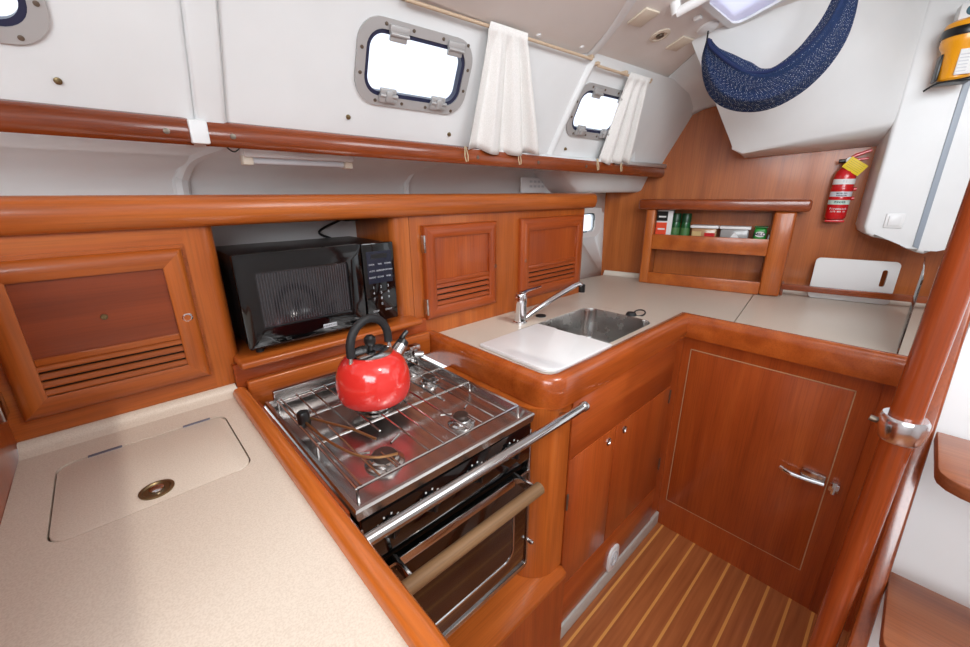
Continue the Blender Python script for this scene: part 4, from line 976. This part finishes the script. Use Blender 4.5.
# fire extinguisher
EXs, EXz0 = 1.028, 1.284
ed = 0.052
def EXP(s, z, d): return Bp(s, z, d)
FE = thing('fire_extinguisher', 'small red fire extinguisher with a yellow tag strapped to the bulkhead', 'fire extinguisher', tuple(Bp(EXs, EXz0, 0.0)))
Me = Matrix.Translation(Bp(EXs, EXz0, ed))
B().lathe([(0.030, 0.0), (0.036, 0.006), (0.0375, 0.014), (0.0375, 0.180), (0.033, 0.200), (0.022, 0.214), (0.014, 0.220), (0.013, 0.232), (0.0005, 0.232)], Me, 40).done('cylinder', REDP, FE)
def band(z0, z1, m, nm, r=0.0379, a0=0, a1=360):
    lo_ = []
    ang = math.atan2(BNRM.y, BNRM.x)
    n = 28
    for z in (z0, z1): lo_.append([(r*math.cos(ang+math.radians(a0+(a1-a0)*k/n)), r*math.sin(ang+math.radians(a0+(a1-a0)*k/n)), z) for k in range(n+1)])
    b = B(); b.loft(lo_, closed=False, M=Me); return b.done(nm, m, FE)
band(0.148, 0.170, PAPER, 'label_band', a0=-80, a1=80)
band(0.094, 0.118, mat('label_grey', (206, 206, 214), 0.5), 'label_band', a0=-80, a1=80)
band(0.064, 0.084, mat('label_pale_green', (196, 216, 204), 0.5), 'label_band', a0=-80, a1=80)
for z in (0.128, 0.090):
    b = B(); b.lathe([(0.0385, z-0.007), (0.0395, z-0.005), (0.0395, z+0.005), (0.0385, z+0.007)], Me, 32, cap=False)
    b.done('strap', REDP, FE)
    pb_ = Me @ Vector((0, 0, z)) + BDIR*0.040; b = B(); b.tube([pb_-BDIR*0.006, pb_+BDIR*0.008], 0.008, 12); b.done('strap_clip', REDP, FE)
def cyltext(s, size, z, m, rr=0.0384, sp_=0.62, bold=0.0003):
    ang0 = math.atan2(BNRM.y, BNRM.x); n = len(s)
    for i, ch in enumerate(s):
        if ch == ' ': continue
        th = ang0+(i-(n-1)/2)*size*sp_/rr
        c_ = Me @ Vector((rr*math.cos(th), rr*math.sin(th), z)); nn = Vector((math.cos(th), math.sin(th), 0)); xx = Vector((-math.sin(th), math.cos(th), 0))
        M = frame(c_, xx, z=nn); text('label_text', ch, size, M, m, FE, 0.0002, bold=bold)
cyltext('Firewatch', 0.0115, 0.046, PAPER); cyltext('1273 855 10', 0.0080, 0.034, PAPER); cyltext('F1', 0.015, 0.159, GREYT)
cyltext('WATER OIL', 0.007, 0.111, DARKBL); cyltext('ELECTRICAL', 0.006, 0.102, DARKBL); cyltext('POWDER', 0.011, 0.074, mat('dark_teal', (20, 80, 74), 0.5))
b = B(BM); bb0 = sorted((bo(0.0), bo(0.014))); b.box(EXs-0.022, EXs+0.022, EXz0-0.004, EXz0+0.19, bb0[0], bb0[1], 0.003); b.box(EXs-0.034, EXs+0.034, EXz0-0.012, EXz0-0.002, bb0[0], sorted((bo(0), bo(0.080)))[1] if BSGN > 0 else bb0[1], 0.003)
b.done('wall_bracket', REDP, FE)
top = Me @ Vector((0, 0, 0.232))
b = B(); b.tube([top, top+Vector((0, 0, 0.022))], 0.012, 14); b.tube([top+Vector((0, 0, 0.012)), top+Vector((0, 0, 0.012))-BDIR*0.034], 0.008, 12); b.done('valve', BLACK, FE)
b = B(frame(top+Vector((0, 0, 0.014))+BNRM*0.013, BDIR, z=BNRM)); b.prism([(0.013*math.cos(t*PI/10), 0.013*math.sin(t*PI/10)) for t in range(20)], 0, 0.006, 0.001); b.done('gauge', PAPER, FE)
b = B(); b.tube([top+Vector((0, 0, 0.020)), top+Vector((0, 0, 0.034))+BDIR*0.02, top+Vector((0, 0, 0.052))+BDIR*0.065], [0.006, 0.007, 0.006], 10)
b.tube([top+Vector((0, 0, 0.020)), top+Vector((0, 0, 0.016))+BDIR*0.03, top+Vector((0, 0, 0.020))+BDIR*0.062], [0.006, 0.006, 0.005], 10); b.done('squeeze_handle', REDP, FE)
tm = frame(top+BNRM*0.03+BDIR*0.020+Vector((0, 0, -0.012))+Vector((0, 0, 0.0)), BDIR*0.80+Vector((0, 0, -0.55)), z=BNRM)
b = B(tm); b.box(-0.036, 0.036, -0.024, 0.024, 0.0, 0.0012, 0.0004); TG = b.done('inspection_tag', YEL, FE)
b = B(tm)
for k in range(5): b.box(-0.028, 0.028, -0.014+0.007*k, -0.013+0.007*k, 0.0012, 0.0014)
b.done('tag_lines', mat('tag_ink', (120, 98, 20), 0.6), TG, smooth=False)

# wall switch on the white column
SWt = thing('light_switch', 'square white rocker switch on the white moulding right of the extinguisher', 'switch', tuple(Bp(1.196, 1.29, 0.2)))
sM = frame(Bp(1.196, 1.290, 0.2005), BDIR, z=BNRM)
B(sM).box(-0.028, 0.028, -0.028, 0.028, 0.0, 0.006, 0.003).done('switch_plate', WPL, SWt)
B(sM).box(-0.019, 0.019, -0.020, 0.020, 0.004, 0.010, 0.003).done('rocker', WPL, SWt)

# emergency beacon on the column
ep = Bp(1.218, 1.70, 0.20)
EB = thing('emergency_beacon', 'yellow emergency beacon with black collar held in a bracket at upper right', 'beacon', tuple(ep))
ax = (Vector((0, 0, 1))+BDIR*0.16).normalized()
eM = frame(Bp(1.219, 1.775, 0.275), BDIR, z=ax); es = 1.4
B().lathe([(0.024*es, -0.010*es), (0.028*es, -0.006*es), (0.033*es, 0.055*es), (0.040*es, 0.068*es), (0.040*es, 0.082*es)], eM, 28).done('beacon_body', EPY, EB)
B().lathe([(0.0420*es, 0.082*es), (0.0430*es, 0.085*es), (0.0425*es, 0.098*es), (0.0415*es, 0.101*es)], eM, 28).done('collar', BLACK, EB)
B().lathe([(0.0405*es, 0.101*es), (0.0385*es, 0.112*es), (0.028*es, 0.118*es), (0.020*es, 0.120*es), (0.0005, 0.120*es)], eM, 28).done('beacon_cap', EPY, EB)
b = B(eM @ Matrix.Translation((0.010*es, 0, 0))); 
fb = -1 if (eM.to_3x3() @ Vector((0, 1, 0))).dot(BNRM) < 0 else 1
b.box(-0.018*es, 0.010*es, fb*0.030*es, fb*0.0335*es, -0.002*es, 0.052*es, 0.002); b.done('white_label', PAPER, EB)
b = B(eM); 
for k in range(6): b.box(-0.006*es, 0.010*es, fb*0.0336*es, fb*0.0340*es, (0.004+0.007*k)*es, (0.0065+0.007*k)*es)
b.done('label_print', GREYT, EB, smooth=False)
b = B(eM); b.box(-0.026*es, 0.020*es, -0.016*es, 0.016*es, 0.117*es, 0.150*es, 0.003); b.done('top_sticker', PAPER, EB)
b = B(eM @ Matrix.Translation((-0.005*es, fb*0.0165*es, 0.135*es)) @ Matrix.Rotation(PI/2, 4, 'X')); b.prism([(0.011*es*math.cos(t*PI/10), 0.011*es*math.sin(t*PI/10)) for t in range(20)], -0.001, 0.001); b.done('sticker_logo', mat('teal_print', (28, 84, 100), 0.5), EB)
b = B(eM); b.box(-0.034*es, -0.029*es, -0.012*es, 0.02*es, -0.008*es, 0.050*es, 0.002); b.done('side_clip', BLACK, EB); b = B(eM)
pts_ = [eM @ Vector(p) for p in ((-0.050*es, fb*0.03, -0.030*es), (-0.030*es, fb*0.036, -0.016*es), (0.0, fb*0.038, -0.013*es), (0.030*es, fb*0.034, -0.006*es), (0.040*es, fb*0.03, 0.012*es), (0.06*es, fb*0.02, 0.018*es))]
b.tube(smoothpath(pts_, 5), 0.003, 8, M=I4); b.box(-0.03*es, 0.03*es, -0.05 if fb > 0 else -0.02, 0.02 if fb > 0 else 0.05, -0.014*es, -0.010*es, 0.001)
b.done('wire_bracket', BLACK, EB)

# ================================================================== BLUE NET HAMMOCK
HK = thing('ceiling_hook', 'white round ceiling fitting with a black loop holding the net', 'hook', (1.72, 0.672, 1.958))
hn = Vector((0, -0.3, -1)).normalized()
hM = frame((1.715, 0.672, 2.16-0.3*0.672), (1, 0, 0), z=hn)
B().lathe([(0.036, 0.0), (0.034, 0.006), (0.022, 0.012), (0.0005, 0.014)], hM, 28).done('mount', WPL, HK)
hp0 = hM @ Vector((0, 0, 0.014)); 
B().tube([hp0, hp0+Vector((0, 0, -0.03)), hp0+Vector((-0.004, 0.004, -0.07)), hp0+Vector((0.006, 0.002, -0.07)), hp0+Vector((0.004, 0, -0.02))], 0.003, 8).done('strap_loop', RUBBER, HK)
NT = thing('net_hammock', 'navy blue mesh storage hammock slung across the upper right', 'hammock', (1.7, 0.5, 1.7))
HP = [  # spine points (world) and ring sizes (half width along view-normal, half height)
    ((1.703, 0.655, 1.905), 0.008, 0.010), ((1.700, 0.640, 1.862), 0.024, 0.030), ((1.700, 0.605, 1.812), 0.040, 0.052), ((1.700, 0.560, 1.765), 0.050, 0.064),
    ((1.700, 0.505, 1.732), 0.055, 0.060), ((1.700, 0.445, 1.724), 0.055, 0.056), ((1.700, 0.390, 1.745), 0.050, 0.054), ((1.700, 0.345, 1.785), 0.044, 0.050),
    ((1.700, 0.315, 1.832), 0.036, 0.045), ((1.700, 0.298, 1.885), 0.030, 0.036), ((1.700, 0.290, 1.950), 0.024, 0.026), ((1.700, 0.285, 2.03), 0.012, 0.014)]
sp_pts = smoothpath([p for p, a_, c_ in HP], 5); rr_ = smoothpath([(a_, c_, 0) for p, a_, c_ in HP], 5)
me_b = bmesh.new(); uvl = me_b.loops.layers.uv.new('uv'); grid = []
rnd = random.Random(4); NS = 56
acc = 0
for i, p in enumerate(sp_pts):
    t = (sp_pts[min(i+1, len(sp_pts)-1)]-sp_pts[max(i-1, 0)]).normalized()
    x_ = Vector((1, 0, 0)); n_ = x_.cross(t).normalized()
    if i: acc += (p-sp_pts[i-1]).length
    row = []
    for j in range(NS+1):
        a = 2*PI*j/NS; fold = 1+0.10*math.sin(5*a+0.08*i)+0.06*math.sin(11*a+1.3+0.15*i)
        row.append((me_b.verts.new(p+x_*(rr_[i].x*math.cos(a)*fold)+n_*(rr_[i].y*math.sin(a)*fold)), j/NS*0.5, acc))
    grid.append(row)
for i in range(len(grid)-1):
    for j in range(NS):
        q4 = [grid[i][j], grid[i][j+1], grid[i+1][j+1], grid[i+1][j]]
        f = me_b.faces.new([v[0] for v in q4])
        for l_, v in zip(f.loops, q4): l_[uvl].uv = (v[1], v[2])
        f.smooth = True
me = bpy.data.meshes.new('net'); me_b.to_mesh(me); me_b.free(); me.materials.append(NET)
o = bpy.data.objects.new('net', me); C.objects.link(o); attach(o, NT)
# folded cloth bundle and hem cords
b = B(); b.tube(smoothpath([Vector(p)+Vector((-a_*0.8, 0.0, c_*0.75)) for p, a_, c_ in HP], 4), 0.006, 8); b.done('hem_cord', mat('navy_cord', (10, 28, 74), 0.8), NT)
b = B(); b.tube(smoothpath([Vector(p)+Vector((a_*0.7, 0.0, c_*0.85)) for p, a_, c_ in HP], 4), 0.006, 8); b.done('hem_cord', mat('navy_cord2', (10, 28, 74), 0.8), NT)

# ================================================================== CEILING FITTINGS
cn = Vector((0, -0.3, -1)).normalized()
def cfit(x, y, d=0.0): return frame(Vector((x, y, 2.16-0.3*y))+cn*d, (1, 0, 0), z=cn)
for (x, y, l) in ((1.40, 0.752, 'square cream plate on the ceiling nearest the hatch rail'), (1.712, 0.764, 'square cream plate on the ceiling beside the hook')):
    M = cfit(x, y) @ Matrix.Rotation(0.15, 4, 'Z')
    tag(B(M).box(-0.036, 0.036, -0.036, 0.036, 0, 0.007, 0.003).done('ceiling_plate', CREAM), l, 'plate')
SPK = thing('ceiling_spotlight', 'small round recessed ceiling light with a white rim', 'light', tuple(cfit(1.573, 0.775).translation))
B().lathe([(0.034, 0.0), (0.034, 0.004), (0.024, 0.006), (0.021, 0.001), (0.0005, 0.001)], cfit(1.573, 0.775), 28).done('rim', CREAM, SPK)
B().lathe([(0.013, 0.001), (0.012, 0.007), (0.0005, 0.009)], cfit(1.573, 0.775), 18).done('bulb', SCREW, SPK)
for (x, y, l) in ((1.60, 0.665, 'small white toggle on the ceiling beside the hatch'),):
    tag(B(cfit(x, y)).box(-0.010, 0.012, -0.012, 0.012, 0, 0.014, 0.004).done('ceiling_toggle', WPL), l, 'toggle')
b = B(); pa = cfit(1.46, 0.675, 0.0).translation; pbb = cfit(1.60, 0.40, 0.0).translation
b.tube([cfit(1.44, 0.672, 0.03).translation, cfit(1.475, 0.47, 0.03).translation], 0.014, 14)
b.tube([cfit(1.44, 0.672, 0.0).translation, cfit(1.44, 0.672, 0.036).translation], 0.015, 14)
tag(b.done('ceiling_handrail', WPL), 'white tubular handrail on the ceiling beside the hatch', 'handrail')
# roof hatch: bright pane in a white frame
HM = cfit(1.62, 0.44)
HT = bpy.data.objects.new('window_5', None); C.objects.link(HT); HT['kind'] = 'structure'
B(HM).ring(rrect(-0.13, 0.20, -0.20, 0.20, 0.05, 6), rrect(-0.11, 0.18, -0.18, 0.18, 0.04, 6), 0.0, 0.012).done('hatch_frame', WHITE, HT)
B(HM).prism(rrect(-0.112, 0.182, -0.182, 0.182, 0.04, 6), 0.001, 0.004).done('hatch_pane', mat('frosted_hatch', (214, 212, 236), 0.35, 0, 0, Transmission_Weight=1.0, IOR=1.1), HT)
# headliner panel between camera side and ridge with its seam
P4 = [(-0.9, 0.965), (1.335, 0.965), (1.375, 0.93), (1.345, 0.865), (1.285, 0.745), (1.20, 0.60), (1.05, 0.36), (-0.9, 0.36)]
b = B(); vs_ = [(x, y, 2.16-0.3*y-0.010) for x, y in P4]+[(x, y, 2.16-0.3*y-0.001) for x, y in P4]; n_ = len(P4)
b.verts(vs_, [tuple(range(n_)), tuple(range(2*n_-1, n_-1, -1))]+[(i, (i+1) % n_, n_+(i+1) % n_, n_+i) for i in range(n_)])
struct(b.done('trim_12', LINER))
for x, y, l in ((1.32, 0.925, 'white screw cap at the corner of the ceiling panel'), (1.115, 0.945, 'white screw cap on the ceiling panel edge above the big curtain')):
    tag(B().lathe([(0.008, 0.009), (0.008, 0.013), (0.0005, 0.015)], cfit(x, y), 14).done('screw_cap', WPL), l, 'cap')

# ================================================================== GRAB POLE AND LADDER
GPo = thing('grab_pole', 'vertical varnished wooden grab pole in the right foreground', 'pole', (0.950, -0.0555, FZ))
B().tube([(0.950, -0.0555, FZ), (0.950, -0.0555, 1.0), (0.950, -0.0555, 2.04)], 0.0215, 32).done('pole', POLEW, GPo)
Mr = Matrix.Translation((0.950, -0.0555, 1.005))
B().lathe([(0.022, -0.0235), (0.0265, -0.0235), (0.0300, -0.018), (0.0325, 0.0), (0.0325, 0.018), (0.029, 0.0235), (0.022, 0.0235)], Mr, 36, cap=True).done('steel_clamp', mat('clamp_chrome', (226, 226, 230), 0.2, 1.0), GPo)
B().tube([(0.950, -0.0555+0.030, 1.006), (0.950, -0.0555+0.042, 1.008)], 0.0055, 12).done('clamp_bolt', SCREW, GPo)

LDR = thing('companionway_ladder', 'dark glossy companionway ladder stringer with treads at lower right', 'ladder', (0.7, -0.3, FZ))
d_ = (Vector((1.36, 0, 1.27))-Vector((0.62, 0, -0.10))); d_.normalize(); nn_ = Vector((d_.z, 0, -d_.x))
a_ = Vector((0.61, -0.115, -0.10)); c_ = Vector((1.42, -0.115, 1.40))
pr = [(a_-nn_*0.03), (a_+nn_*0.05), (c_+nn_*0.05), (c_-nn_*0.03)]
Mst = Matrix(((1, 0, 0, 0), (0, 0, -1, 0), (0, 1, 0, 0), (0, 0, 0, 1)))
b = B(Mst); b.prism([(p.x, p.z) for p in pr], 0.086, 0.113, 0.006, 4); b.done('stringer', R_Z, LDR)
b = B(Mst); b.prism([(p.x, p.z) for p in pr], 0.640, 0.664, 0.006, 4); b.done('stringer', R_Z, LDR)
for z, x0, x1 in ((0.945, 0.925, 1.13), (0.66, 0.80, 1.03), (0.38, 0.66, 0.90)):
    b = B(); r_ = 0.045
    pl = [(x1, -0.1135), (x0+r_, -0.1135)]+[(x0+r_+r_*math.cos(math.radians(a)), -0.1135-r_+r_*math.sin(math.radians(a))) for a in (110, 135, 160, 180)]+[(x0, -0.62), (x1, -0.64)]
    b.prism(pl, z-0.024, z, 0.003, 2); b.done('tread', wood('tread_wood', (122, 64, 38), (142, 80, 48), (160, 96, 60), 'y', 0.35, 0.4), LDR)
EBX = thing('engine_cover', 'white engine cover panel behind the ladder with a screw cap', 'panel', (1.3, -0.5, FZ))
B().loft([[(x, y, z) for x, z in ((1.04, FZ), (1.30, 1.36), (1.32, 1.36), (1.06, FZ))] for y in (-0.115, -0.9)], True, True).done('cover_panel', WHITE, EBX, smooth=False)

# groups of repeated things
for o in list(bpy.data.objects):
    if o.parent is None and 'label' in o:
        k = o.name.split('.')[0]
        g = {'plastic_tub': 'plastic tubs on the rack', 'curtain': 'white window curtains', 'curtain_rod': 'curtain rods', 'wooden_rail': 'varnished rails on the cabin side',
             'curtain_stud': 'studs on the cabin side', 'ceiling_plate': 'square ceiling plates', 'screw_cap': 'ceiling screw caps', 'locker': 'lockers along the hull side'}.get(k)
        if g: o['group'] = g
